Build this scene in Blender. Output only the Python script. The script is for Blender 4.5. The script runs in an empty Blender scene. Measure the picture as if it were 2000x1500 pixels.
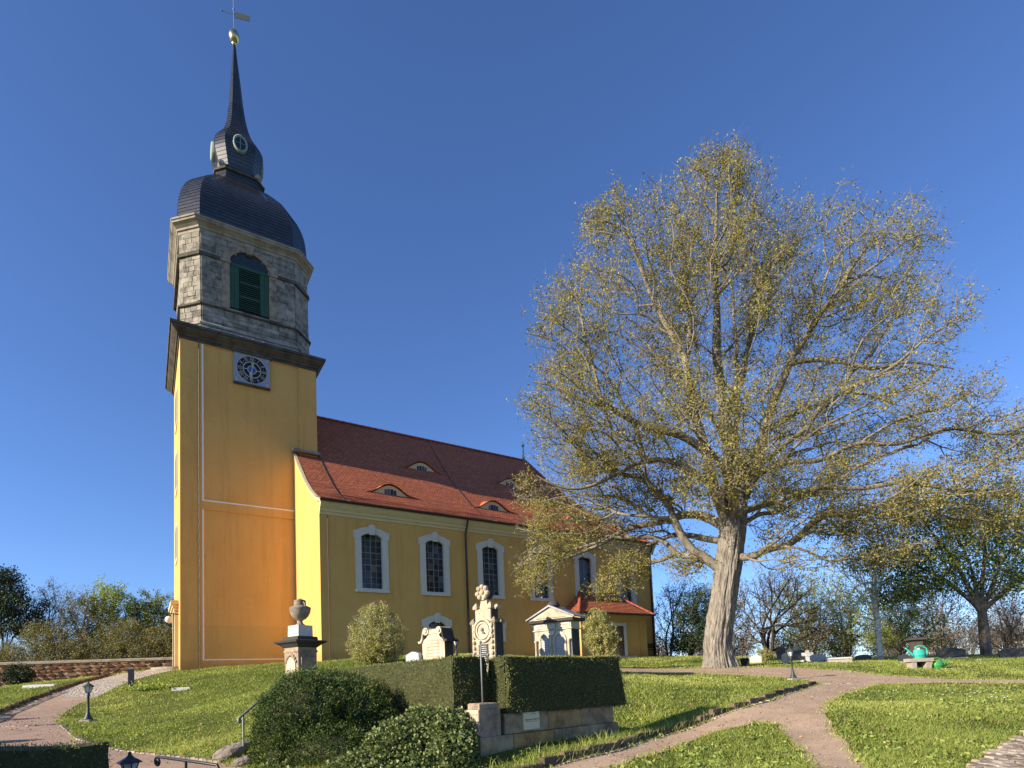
import bpy, math, random
import numpy as np
from math import sin, cos, pi, radians, sqrt, atan2
from mathutils import Vector, Matrix, geometry, noise as mnoise
random.seed(11); rng = np.random.default_rng(11)
SC = bpy.context.scene
COL = SC.collection

# ------------------------------------------------------------------ camera
FPX, PPX, PPY = 1124.0, 1009.0, 1255.0          # focal length and principal point for a 2000 px wide picture
PITCH, ROLL = radians(4.0), radians(2.4)
EYE = np.array([0.0, 0.0, 1.65])
def _rx(a): c, s = cos(a), sin(a); return np.array([[1, 0, 0], [0, c, -s], [0, s, c]])
def _rz(a): c, s = cos(a), sin(a); return np.array([[c, -s, 0], [s, c, 0], [0, 0, 1]])
RC = _rx(pi / 2 + PITCH) @ _rz(-ROLL)
cam = bpy.data.cameras.new('camera'); co = bpy.data.objects.new('camera', cam); COL.objects.link(co)
cam.sensor_width = 36; cam.sensor_fit = 'HORIZONTAL'; cam.lens = FPX / 2000 * 36
cam.shift_x = -(PPX - 1000) / 2000; cam.shift_y = (PPY - 750) / 2000
cam.clip_start = 0.1; cam.clip_end = 3000
m4 = Matrix([list(RC[i]) + [EYE[i]] for i in range(3)] + [[0, 0, 0, 1]])
co.matrix_world = m4
SC.camera = co

# ------------------------------------------------------------------ light
SUN_AZ, SUN_EL = radians(-120.5), radians(22.0)   # azimuth clockwise from +Y
SUN_STRENGTH, SKY_STRENGTH, EXPOSURE = 4.7, 0.12, 1.0
w = bpy.data.worlds.new('World'); SC.world = w; w.use_nodes = True
nt = w.node_tree; nt.nodes.clear()
sky = nt.nodes.new('ShaderNodeTexSky'); sky.sky_type = 'NISHITA'; sky.sun_disc = False
sky.sun_elevation = SUN_EL; sky.sun_rotation = SUN_AZ
sky.altitude = 600; sky.air_density = 1.0; sky.dust_density = 0.35; sky.ozone_density = 6.5
bg = nt.nodes.new('ShaderNodeBackground'); bg.inputs[1].default_value = SKY_STRENGTH
wo = nt.nodes.new('ShaderNodeOutputWorld')
tint = nt.nodes.new('ShaderNodeMix'); tint.data_type = 'RGBA'; tint.blend_type = 'MULTIPLY'; tint.inputs[0].default_value = 1.0
tint.inputs[7].default_value = (.81, .785, .88, 1)          # the camera's white balance on the clear sky
nt.links.new(sky.outputs[0], tint.inputs[6]); nt.links.new(tint.outputs[2], bg.inputs[0]); nt.links.new(bg.outputs[0], wo.inputs[0])
sd = np.array([sin(SUN_AZ) * cos(SUN_EL), cos(SUN_AZ) * cos(SUN_EL), sin(SUN_EL)])
sl = bpy.data.lights.new('sun', 'SUN'); sl.energy = SUN_STRENGTH; sl.angle = radians(0.53); sl.color = (1.0, 0.87, 0.68)
so = bpy.data.objects.new('sun', sl); COL.objects.link(so)
so.rotation_euler = Vector(sd).to_track_quat('Z', 'Y').to_euler()
vs = SC.view_settings
vs.view_transform = 'Standard'; vs.look = 'None'; vs.exposure = EXPOSURE; vs.gamma = 1.0; vs.use_curve_mapping = False
SC.cycles.max_bounces = 8; SC.cycles.diffuse_bounces = 4; SC.cycles.transparent_max_bounces = 6

# ------------------------------------------------------------------ places
def ray(x, y): return RC @ np.array([(x - PPX) / FPX, -(y - PPY) / FPX, -1.0])
def at(x, y, Y):
    d = ray(x, y); return EYE + d * (Y / d[1])
CTRL = [(172, 1410, 15), (60, 1350, 34), (200, 1334, 35), (330, 1306, 33), (352, 1310, 29), (100, 1470, 10.3), (20, 1440, 12.5), (120, 1410, 14.6), (210, 1335, 24), (60, 1375, 19.5),
        (300, 1400, 17), (420, 1440, 12), (475, 1484, 9.3), (590, 1334, 16.5), (635, 1292, 27.6), (480, 1316, 23), (250, 1460, 11.2), (400, 1488, 9.3),
        (1190, 1425, 12), (1200, 1480, 8.7), (1400, 1402, 11.6), (1600, 1336, 17), (1548, 1328, 18), (2000, 1333, 16),
        (1795, 1306, 20.5), (1900, 1290, 25), (1405, 1303, 24), (1284, 1281, 40), (2000, 1500, 6.6), (1500, 1500, 7.4), (1300, 1500, 7.6), (1700, 1420, 9.8), (1950, 1400, 9.6),
        (1500, 1291, 31), (1700, 1289, 30), (1240, 1314, 21), (1000, 1530, 7.6), (940, 1540, 7.2), (1800, 1290, 27), (1150, 1300, 27)]
_c = [at(*c) for c in CTRL]
_c += [np.array(p) for p in [(0, 0, .0), (-3, 0, .0), (4, 0, .05), (0, 4, .12), (-3, 4, .15), (-7, 5, .35), (4, 4, .25), (8, 3, .3), (12, 8, .6), (-14, 8, .8), (-20, 14, 1.3), (-24, 24, 2.2), (22, 14, 1.0),
      (28, 26, 1.8), (0, -6, -.3), (-10, -6, -.2), (10, -6, -.1), (-17, 45, 3.0), (0, 50, 3.0), (20, 50, 2.4), (40, 50, 2.2), (-40, 50, 2.4), (-45, 20, 1.8), (45, 20, 1.4),
      (-1.4, 10.6, 1.15), (-2.6, 12.0, 1.3), (0.6, 11.6, 1.12), (-0.6, 14, 1.6), (0, 18, 2.1), (-3, 17, 2.1), (0, 25, 2.8), (6, 16, 1.3), (3.2, 13.5, 1.15), (-60, 80, 1.5), (0, 90, 1.5), (60, 80, 1.2)]]
_c = np.array(_c)
def _U(r2): return np.where(r2 > 1e-9, r2 * np.log(r2 + 1e-12), 0.0)
_n = len(_c)
_K = _U(((_c[:, None, :2] - _c[None, :, :2]) ** 2).sum(-1)) + np.eye(_n) * 1.5
_P = np.hstack([np.ones((_n, 1)), _c[:, :2]])
_A = np.zeros((_n + 3, _n + 3)); _A[:_n, :_n] = _K; _A[:_n, _n:] = _P; _A[_n:, :_n] = _P.T
_W = np.linalg.solve(_A, np.concatenate([_c[:, 2], np.zeros(3)]))
def terr(X, Y):
    X = np.asarray(X, float); Y = np.asarray(Y, float); sh = X.shape
    x = np.clip(X.ravel(), -70, 70); y = np.clip(Y.ravel(), -12, 95)
    out = np.zeros(len(x))
    for i in range(0, len(x), 60000):
        xs, ys = x[i:i + 60000], y[i:i + 60000]
        r2 = (xs[:, None] - _c[None, :, 0]) ** 2 + (ys[:, None] - _c[None, :, 1]) ** 2
        out[i:i + 60000] = _U(r2) @ _W[:_n] + _W[_n] + xs * _W[_n + 1] + ys * _W[_n + 2]
    # far away everything levels out to the plain
    d = np.sqrt((X.ravel() / 75) ** 2 + ((Y.ravel() - 40) / 65) ** 2)
    k = np.clip((d - 0.85) / 0.5, 0, 1); k = k * k * (3 - 2 * k)
    return (out * (1 - k) + 0.6 * k).reshape(sh)
def tz(x, y): return float(terr(np.array([x]), np.array([y]))[0])
def gpt(px, py):
    d = ray(px, py); Ys = np.concatenate([np.arange(2.5, 20, .1), np.arange(20, 60, .25)])
    P = EYE[None] + d[None] * (Ys / d[1])[:, None]
    g = P[:, 2] - terr(P[:, 0], P[:, 1])
    idx = np.where(g < 0)[0]
    i = idx[0] if len(idx) else len(Ys) - 1
    if 0 < i:
        a = g[i - 1] / (g[i - 1] - g[i] + 1e-9); Y = Ys[i - 1] + a * (Ys[i] - Ys[i - 1])
        Y = min(max(Y, Ys[i - 1]), Ys[i])
    else: Y = Ys[i]
    p = EYE + d * (Y / d[1]); return np.array([p[0], p[1], tz(p[0], p[1])])
def spot(px, d, py=1320):
    p = at(px, py, d); return (float(p[0]), d, tz(p[0], d))

# ------------------------------------------------------------------ materials
MATS = {}
def lin(r, g, b):
    f = lambda c: (c / 255 / 12.92) if c / 255 <= .04045 else ((c / 255 + .055) / 1.055) ** 2.4
    return (f(r), f(g), f(b), 1)
def c4(c): return tuple(c) + (1,) if len(c) == 3 else tuple(c)
class NB:
    def __init__(s, name):
        s.m = bpy.data.materials.new(name); s.m.use_nodes = True; s.t = s.m.node_tree
        s.b = s.t.nodes['Principled BSDF']; s.out = s.t.nodes['Material Output']
    def n(s, typ, **kw):
        o = s.t.nodes.new('ShaderNode' + typ)
        for k, v in kw.items(): setattr(o, k, v)
        return o
    def l(s, a, b): s.t.links.new(a, b)
    def vec(s, coord='world', scale=(1, 1, 1)):
        if coord == 'world': o = s.n('NewGeometry').outputs['Position']
        elif coord == 'uv': o = s.n('TexCoord').outputs['UV']
        else: o = s.n('TexCoord').outputs['Object']
        if scale != (1, 1, 1):
            mp = s.n('Mapping'); mp.inputs['Scale'].default_value = scale; s.l(o, mp.inputs[0]); o = mp.outputs[0]
        return o
    def noise(s, v, scale, detail=5, rough=.6, dist=0):
        o = s.n('TexNoise'); o.inputs['Scale'].default_value = scale; o.inputs['Detail'].default_value = detail
        o.inputs['Roughness'].default_value = rough; o.inputs['Distortion'].default_value = dist; s.l(v, o.inputs['Vector']); return o.outputs['Fac']
    def ramp(s, f, stops):
        o = s.n('ValToRGB'); e = o.color_ramp.elements
        while len(e) < len(stops): e.new(.5)
        for i, (p, c) in enumerate(stops): e[i].position = p; e[i].color = c4(c)
        s.l(f, o.inputs[0]); return o.outputs[0]
    def mix(s, a, b, f, mode='MIX'):
        o = s.n('Mix', data_type='RGBA', blend_type=mode)
        for i, x in ((0, f), (6, a), (7, b)):
            if isinstance(x, (int, float)): o.inputs[i].default_value = x
            elif isinstance(x, tuple): o.inputs[i].default_value = c4(x)
            else: s.l(x, o.inputs[i])
        return o.outputs[2]
    def bump(s, h, strength=.3, dist=.02):
        o = s.n('Bump'); o.inputs['Strength'].default_value = strength; o.inputs['Distance'].default_value = dist
        s.l(h, o.inputs['Height']); s.l(o.outputs[0], s.b.inputs['Normal'])
    def fin(s, col, rough=.8, spec=.3, metal=0):
        if isinstance(col, tuple): s.b.inputs['Base Color'].default_value = c4(col)
        else: s.l(col, s.b.inputs['Base Color'])
        s.b.inputs['Roughness'].default_value = rough; s.b.inputs['Metallic'].default_value = metal
        s.b.inputs['Specular IOR Level'].default_value = spec
        return s.m
def simple(name, c1, c2, scale=4, rough=.8, bump=.3, bscale=40, bdist=.01, spec=.3, metal=0, coord='obj', stain=None, sscale=2, samt=.6, stretch=(1, 1, 1)):
    k = NB(name); v = k.vec(coord, stretch)
    col = k.ramp(k.noise(v, scale, 6), [(.3, c1), (.7, c2)])
    if stain:
        f = k.ramp(k.noise(v, sscale, 8, .7), [(.48, (0, 0, 0)), (.68, (samt,) * 3)])
        col = k.mix(col, stain, f)
    if bump: k.bump(k.noise(v, bscale, 5), bump, bdist)
    MATS[name] = k.fin(col, rough, spec, metal); return MATS[name]
# plaster of the church
def plaster(name, c1, c2, c3):
    k = NB(name); v = k.vec('world')
    col = k.ramp(k.noise(v, .45, 8, .62), [(.25, c1), (.5, c2), (.78, c3)])
    vs_ = k.vec('world', (1.6, 1.6, .10)); dk = (c1[0] * .60, c1[1] * .58, c1[2] * .62)
    col = k.mix(col, dk, k.ramp(k.noise(vs_, 1.3, 7, .7), [(.50, (0, 0, 0)), (.80, (.50,) * 3)]))
    col = k.mix(col, (c3[0] * 1.1, c3[1] * 1.12, c3[2] * 1.7), k.ramp(k.noise(v, 2.1, 9, .75), [(.55, (0, 0, 0)), (.70, (.36,) * 3)]))
    col = k.mix(col, (c1[0] * .7, c1[1] * .72, c1[2] * .8), k.ramp(k.noise(v, 3.8, 9, .8, 1.2), [(.62, (0, 0, 0)), (.72, (.30,) * 3)]))
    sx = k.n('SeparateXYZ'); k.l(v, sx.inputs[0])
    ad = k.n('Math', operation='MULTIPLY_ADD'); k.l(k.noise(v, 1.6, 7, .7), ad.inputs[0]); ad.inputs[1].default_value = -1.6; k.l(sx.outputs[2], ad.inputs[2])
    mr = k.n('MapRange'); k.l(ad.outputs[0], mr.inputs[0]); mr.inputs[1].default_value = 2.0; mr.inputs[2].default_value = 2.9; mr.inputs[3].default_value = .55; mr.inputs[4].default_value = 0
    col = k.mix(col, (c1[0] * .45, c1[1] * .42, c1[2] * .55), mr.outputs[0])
    k.bump(k.noise(v, 20, 7, .7), .35, .03); MATS[name] = k.fin(col, .92, .15); return MATS[name]
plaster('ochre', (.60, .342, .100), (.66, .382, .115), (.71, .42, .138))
plaster('ochre_low', (.55, .33, .098), (.60, .365, .112), (.64, .40, .13))
simple('cream_trim', (.62, .50, .27), (.70, .58, .34), 2, .85, .2, 30, coord='world', stain=(.28, .22, .13, 1), samt=.35)
simple('white_trim', (.60, .545, .46), (.70, .64, .55), 3, .85, .25, 30, coord='world', stain=(.36, .34, .30, 1), samt=.4, sscale=3)
simple('white_line', (.80, .78, .72), (.86, .83, .76), 3, .7, .1, coord='world')
def tile(name, ca, cb, mortar, bw, rh, bump, rough, stain, spec=.3, ms=.012):
    k = NB(name); v = k.vec('uv')
    br = k.n('TexBrick'); br.offset = .5; k.l(v, br.inputs['Vector'])
    br.inputs['Color1'].default_value = c4(ca); br.inputs['Color2'].default_value = c4(cb); br.inputs['Mortar'].default_value = c4(mortar)
    br.inputs['Scale'].default_value = 1; br.inputs['Mortar Size'].default_value = ms; br.inputs['Brick Width'].default_value = bw; br.inputs['Row Height'].default_value = rh; br.inputs['Bias'].default_value = 0
    col = br.outputs[0]
    p = k.vec('world')
    col = k.mix(col, stain, k.ramp(k.noise(p, .9, 8, .7), [(.42, (0, 0, 0)), (.75, (.55,) * 3)]))
    col = k.mix(col, k.ramp(k.noise(p, 7, 3), [(.3, (.55, .55, .55)), (.7, (1.25, 1.25, 1.25))]), .6, 'MULTIPLY')
    k.bump(br.outputs['Fac'], -bump, .02); MATS[name] = k.fin(col, rough, spec); return MATS[name]
tile('roof_tile', (.70, .215, .088), (.50, .145, .062), (.10, .035, .024), .17, .165, .8, .75, (.36, .10, .055, 1))
tile('slate', (.040, .039, .040), (.022, .022, .023), (.012, .012, .014), .26, .2, .9, .32, (.052, .053, .056, 1), .75)
simple('lead', (.20, .205, .22), (.32, .325, .34), 3, .5, .15, 20, spec=.5, coord='world', stain=(.1, .1, .11, 1), stretch=(1, 1, .3))
simple('dark_stone', (.060, .054, .046), (.13, .115, .09), 2.2, .9, .5, 24, .02, coord='world', stain=(.02, .018, .016, 1), samt=.7)
simple('tan_stone', (.28, .245, .195), (.36, .32, .26), 2.0, .9, .4, 24, .015, coord='world', stain=(.07, .06, .048, 1), samt=.75, sscale=1.4)
def blockmat(name, stops):
    k = NB(name); oi = k.n('ObjectInfo'); v = k.vec('world')
    base = k.ramp(oi.outputs['Random'], stops)
    col = k.mix(base, k.ramp(k.noise(v, 2.2, 8, .72), [(.36, (.16, .15, .145)), (.60, (1.2, 1.18, 1.12))]), .7, 'MULTIPLY')
    k.bump(k.noise(v, 18, 6, .65), .5, .03); MATS[name] = k.fin(col, .92, .2); return MATS[name]
blockmat('belfry_stone', [(0, (.19, .175, .15)), (.12, (.25, .23, .195)), (.5, (.30, .275, .232)), (.85, (.34, .31, .26)), (1, (.37, .335, .28))])
blockmat('rubble', [(0, (.075, .034, .018)), (.3, (.13, .058, .030)), (.6, (.185, .090, .048)), (.85, (.24, .135, .075)), (1, (.13, .095, .065))])
blockmat('cobble', [(0, (.24, .19, .15)), (.5, (.36, .30, .24)), (1, (.46, .40, .33))])
blockmat('sett', [(0, (.24, .17, .125)), (.5, (.34, .25, .19)), (1, (.42, .33, .26))])
blockmat('kerb', [(0, (.085, .06, .045)), (.5, (.14, .10, .075)), (1, (.20, .145, .105))])
blockmat('wall_block', [(0, (.26, .18, .10)), (.4, (.34, .24, .14)), (.75, (.37, .28, .17)), (1, (.37, .22, .08))])
simple('mortar', (.30, .20, .115), (.36, .25, .15), 3, .95, .4, 30, coord='world')
simple('coping', (.26, .215, .16), (.34, .29, .225), 3, .9, .4, 24, coord='world', stain=(.12, .10, .075, 1))
simple('green_paint', (.022, .066, .034), (.032, .085, .044), 3, .55, .15, 20, spec=.4, coord='world')
simple('opening_shade', (.012, .011, .010), (.016, .015, .014), 3, .9, 0)
simple('black_metal', (.014, .015, .016), (.022, .023, .024), 6, .45, .1, 60, spec=.5)
simple('dark_green_metal', (.030, .040, .036), (.048, .060, .054), 5, .5, .15, 60, spec=.5)
simple('grey_metal', (.16, .17, .17), (.24, .25, .25), 5, .45, .1, 60, spec=.5)
simple('rail_green', (.20, .24, .21), (.27, .31, .28), 5, .5, .15, 60, spec=.5)
simple('gutter', (.030, .022, .018), (.045, .034, .028), 4, .5, .1, spec=.5)
simple('copper_pipe', (.10, .055, .032), (.16, .085, .05), 4, .5, .1, spec=.5)
simple('verdigris', (.20, .27, .23), (.29, .36, .31), 4, .7, .2, 30, stain=(.20, .27, .23, 1))
simple('gold', (.60, .47, .22), (.70, .56, .28), 4, .28, .05, metal=1, spec=.5)
simple('lantern_glass', (.55, .56, .53), (.62, .63, .60), 4, .25, 0, spec=.5)
simple('clock_plate', (.25, .30, .36), (.30, .35, .41), 2, .7, .1, coord='world')
simple('clock_dark', (.008, .008, .022), (.012, .012, .03), 3, .5, 0)
simple('clock_blue', (.03, .11, .36), (.035, .13, .40), 3, .5, 0)
simple('clock_gold', (.42, .40, .33), (.50, .47, .38), 3, .5, 0)
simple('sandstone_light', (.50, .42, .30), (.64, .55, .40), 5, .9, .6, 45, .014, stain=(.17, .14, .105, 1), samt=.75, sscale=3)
simple('sandstone_carved', (.44, .36, .25), (.62, .52, .37), 9, .92, 1.0, 22, .04, stain=(.17, .14, .10, 1), samt=.6, sscale=6)
simple('tomb_dark', (.038, .036, .034), (.075, .07, .064), 4, .85, .4, 30, .012, stain=(.016, .016, .016, 1))
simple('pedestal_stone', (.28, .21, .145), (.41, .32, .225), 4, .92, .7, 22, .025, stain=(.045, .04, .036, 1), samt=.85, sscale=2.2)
simple('urn_stone', (.20, .165, .135), (.33, .275, .22), 6, .9, .5, 30, .012, stain=(.07, .06, .05, 1), samt=.7, sscale=4)
simple('pale_stone', (.52, .49, .44), (.64, .60, .54), 6, .9, .5, 40, .01, stain=(.28, .26, .22, 1), samt=.5, sscale=5)
simple('blue_granite', (.38, .42, .46), (.47, .51, .55), 14, .5, .15, 60, .005, spec=.5)
simple('grey_granite', (.34, .34, .34), (.45, .45, .45), 16, .6, .2, 60, .005, spec=.4)
simple('black_granite', (.020, .021, .023), (.04, .041, .044), 14, .4, .15, 60, .005, spec=.5)
simple('plaque_black', (.012, .013, .016), (.02, .021, .025), 5, .35, 0, spec=.5)
simple('plate_grey', (.27, .28, .275), (.36, .37, .36), 6, .6, .2, 40)
simple('ink_light', (.62, .60, .55), (.70, .68, .62), 6, .7, 0)
simple('ink_dark', (.045, .036, .022), (.06, .05, .03), 6, .7, 0)
simple('engraved', (.25, .20, .14), (.32, .26, .18), 6, .9, 0)
simple('red_stone', (.17, .075, .04), (.26, .12, .065), 6, .9, .5, 30, stain=(.05, .035, .03, 1), samt=.8)
simple('concrete', (.30, .27, .22), (.40, .36, .30), 5, .92, .5, 30, stain=(.15, .13, .10, 1))
simple('pump_wood', (.052, .042, .035), (.10, .085, .07), 5, .85, .6, 20, .02, stretch=(1, 1, .2))
simple('sign_plate', (.62, .52, .34), (.66, .56, .37), 3, .6, .05)
simple('can_teal', (.03, .43, .30), (.04, .48, .34), 3, .38, .05, spec=.5)
simple('can_green', (.035, .25, .065), (.045, .29, .08), 3, .38, .05, spec=.5)
simple('rose_red', (.45, .10, .06), (.5, .13, .08), 3, .5, 0)
simple('rock', (.20, .165, .14), (.32, .27, .23), 5, .92, .8, 16, .03, stain=(.10, .085, .075, 1))
simple('soil', (.075, .055, .038), (.12, .09, .062), 6, .95, .8, 40, .02, coord='world')
simple('timber', (.10, .05, .032), (.15, .08, .05), 4, .8, .4, 20)
simple('bed_white', (.58, .56, .52), (.68, .66, .62), 8, .9, .3, 40)
def bark(name, c1, c2, dark, stretch=(1, 1, .16), scale=6, st=.9, dist=.05):
    k = NB(name); v = k.vec('obj', stretch)
    n1 = k.noise(v, scale, 8, .7, .4)
    col = k.ramp(n1, [(.34, dark), (.5, c1), (.72, c2)])
    col = k.mix(col, (c2[0] * 1.1, c2[1] * 1.12, c2[2]), k.ramp(k.noise(k.vec('obj'), 1.1, 6), [(.5, (0, 0, 0)), (.75, (.35,) * 3)]))
    k.bump(n1, st, dist); MATS[name] = k.fin(col, .95, .1); return MATS[name]
bark('bark', (.235, .208, .172), (.36, .328, .28), (.08, .068, .056), stretch=(1, 1, .22), scale=11, st=1.0, dist=.07)
bark('twig_pale', (.205, .178, .135), (.32, .285, .225), (.10, .083, .062), scale=5, st=.5, dist=.02)
bark('bark_dark', (.045, .036, .032), (.075, .062, .054), (.022, .018, .016), st=.5, dist=.02)
bark('bark_brown', (.18, .145, .115), (.29, .245, .195), (.08, .064, .05), st=.5, dist=.02)
bark('bark_birch', (.72, .68, .61), (.82, .79, .73), (.06, .05, .045), stretch=(1, 1, 2.6), scale=3, st=.3, dist=.01)
def leafmat(name, stops, trans=.35, rough=.6, spec=.25):
    k = NB(name); a = k.n('Attribute', attribute_name='rnd')
    col = k.ramp(a.outputs['Fac'], stops)
    k.fin(col, rough, spec)
    tr = k.n('BsdfTranslucent'); k.l(k.mix(col, (1.25, 1.3, .75), 1.0, 'MULTIPLY'), tr.inputs[0])
    mx = k.n('MixShader'); mx.inputs[0].default_value = trans
    k.l(k.b.outputs[0], mx.inputs[1]); k.l(tr.outputs[0], mx.inputs[2]); k.l(mx.outputs[0], k.out.inputs[0])
    MATS[name] = k.m; return k.m
leafmat('leaf_linden', [(0, (0.146, 0.129, 0.043)), (0.35, (0.273, 0.241, 0.067)), (0.75, (0.401, 0.348, 0.097)), (1, (0.503, 0.439, 0.136))], .35)
leafmat('leaf_dark', [(0, (0.098, 0.139, 0.040)), (0.5, (0.190, 0.242, 0.062)), (1, (0.378, 0.397, 0.098))], .25)
leafmat('leaf_fresh', [(0, (0.175, 0.246, 0.058)), (0.5, (0.289, 0.362, 0.086)), (1, (0.492, 0.520, 0.130))], .35)
leafmat('leaf_olive', [(0, (0.116, 0.109, 0.043)), (0.5, (0.212, 0.201, 0.068)), (1, (0.338, 0.307, 0.106))], .3)
leafmat('leaf_bud', [(0, (0.139, 0.101, 0.073)), (0.5, (0.211, 0.163, 0.114)), (1, (0.309, 0.244, 0.163))], .25)
leafmat('leaf_conifer', [(0, (0.020, 0.034, 0.018)), (0.5, (0.036, 0.059, 0.028)), (1, (0.070, 0.098, 0.042))], .1)
leafmat('leaf_yew', [(0, (0.095, 0.114, 0.037)), (0.45, (0.182, 0.202, 0.058)), (1, (0.362, 0.362, 0.101))], .15, .55)
leafmat('leaf_juniper', [(0, (0.025, 0.047, 0.015)), (0.5, (0.061, 0.100, 0.025)), (0.93, (0.134, 0.189, 0.042)), (1, (0.357, 0.189, 0.057))], .12, .55)
leafmat('leaf_ivy', [(0, (.055, .078, .025)), (.4, (.13, .17, .055)), (.8, (.24, .28, .11)), (1, (.40, .42, .20))], .2, .55, .2)
leafmat('leaf_shrub', [(0, (0.251, 0.240, 0.084)), (0.5, (0.400, 0.377, 0.136)), (1, (0.567, 0.535, 0.220))], .35)
leafmat('grass_blade', [(0, (0.144, 0.185, 0.039)), (0.4, (0.241, 0.292, 0.063)), (0.8, (0.373, 0.411, 0.101)), (1, (0.585, 0.564, 0.197))], .3, .6, .2)
leafmat('daisy', [(0, (.75, .74, .70)), (.9, (.82, .81, .78)), (1, (.75, .62, .10))], .1)
# yew core and ground
simple('yew_core', (.03, .034, .012), (.055, .058, .02), 8, .9, .5, 20)
def groundmat():
    k = NB('lawn'); v = k.vec('world')
    col = k.ramp(k.noise(v, .5, 8, .65), [(.3, (.075, .10, .02)), (.5, (.11, .135, .026)), (.72, (.17, .172, .045))])
    col = k.mix(col, (.13, .10, .055), k.ramp(k.noise(v, 1.7, 8, .7), [(.60, (0, 0, 0)), (.78, (.6,) * 3)]))
    col = k.mix(col, k.ramp(k.noise(v, 22, 4), [(.3, (.45, .45, .45)), (.7, (1.3, 1.3, 1.3))]), .8, 'MULTIPLY')
    k.bump(k.noise(v, 30, 6, .7), .9, .05); MATS['lawn'] = k.fin(col, .95, .1)
groundmat()
def gravelmat(name, a, b, c):
    k = NB(name); v = k.vec('world')
    vo = k.n('TexVoronoi'); vo.inputs['Scale'].default_value = 75; k.l(v, vo.inputs['Vector'])
    col = k.ramp(k.noise(v, 75, 2, .5), [(.3, a), (.5, b), (.72, c)])
    col = k.mix(col, k.ramp(k.noise(v, 1.3, 7, .65), [(.3, (.72, .70, .68)), (.7, (1.12, 1.1, 1.08))]), .9, 'MULTIPLY')
    col = k.mix(col, k.ramp(vo.outputs['Distance'], [(.0, (1.15, 1.15, 1.15)), (.7, (.55, .55, .55))]), .7, 'MULTIPLY')
    k.bump(vo.outputs['Distance'], -.7, .012); MATS[name] = k.fin(col, .95, .15)
gravelmat('gravel', (.41, .285, .19), (.56, .41, .285), (.72, .565, .42))
gravelmat('gravel_red', (.35, .235, .17), (.47, .335, .25), (.61, .47, .36))
def paving():
    k = NB('paving'); v = k.vec('world')
    vo = k.n('TexVoronoi', feature='DISTANCE_TO_EDGE'); vo.inputs['Scale'].default_value = 8; k.l(v, vo.inputs['Vector'])
    vc = k.n('TexVoronoi'); vc.inputs['Scale'].default_value = 8; k.l(v, vc.inputs['Vector'])
    st = k.ramp(vc.outputs['Color'], [(.2, (.42, .36, .29)), (.8, (.60, .53, .44))])
    col = k.mix((.12, .10, .075), st, k.ramp(vo.outputs[0], [(.02, (0, 0, 0)), (.09, (1, 1, 1))]))
    k.bump(k.ramp(vo.outputs[0], [(0, (0, 0, 0)), (.2, (1, 1, 1))]), .8, .02); MATS['paving'] = k.fin(col, .9, .2)
paving()
def glassmat():
    k = NB('window_glass'); oi = k.n('ObjectInfo')
    col = k.ramp(oi.outputs['Random'], [(0, (.010, .013, .018)), (.6, (.022, .027, .034)), (.85, (.06, .068, .075)), (1, (.13, .14, .14))])
    k.fin(col, .09, .55); MATS['window_glass'] = k.m
glassmat()

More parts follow.
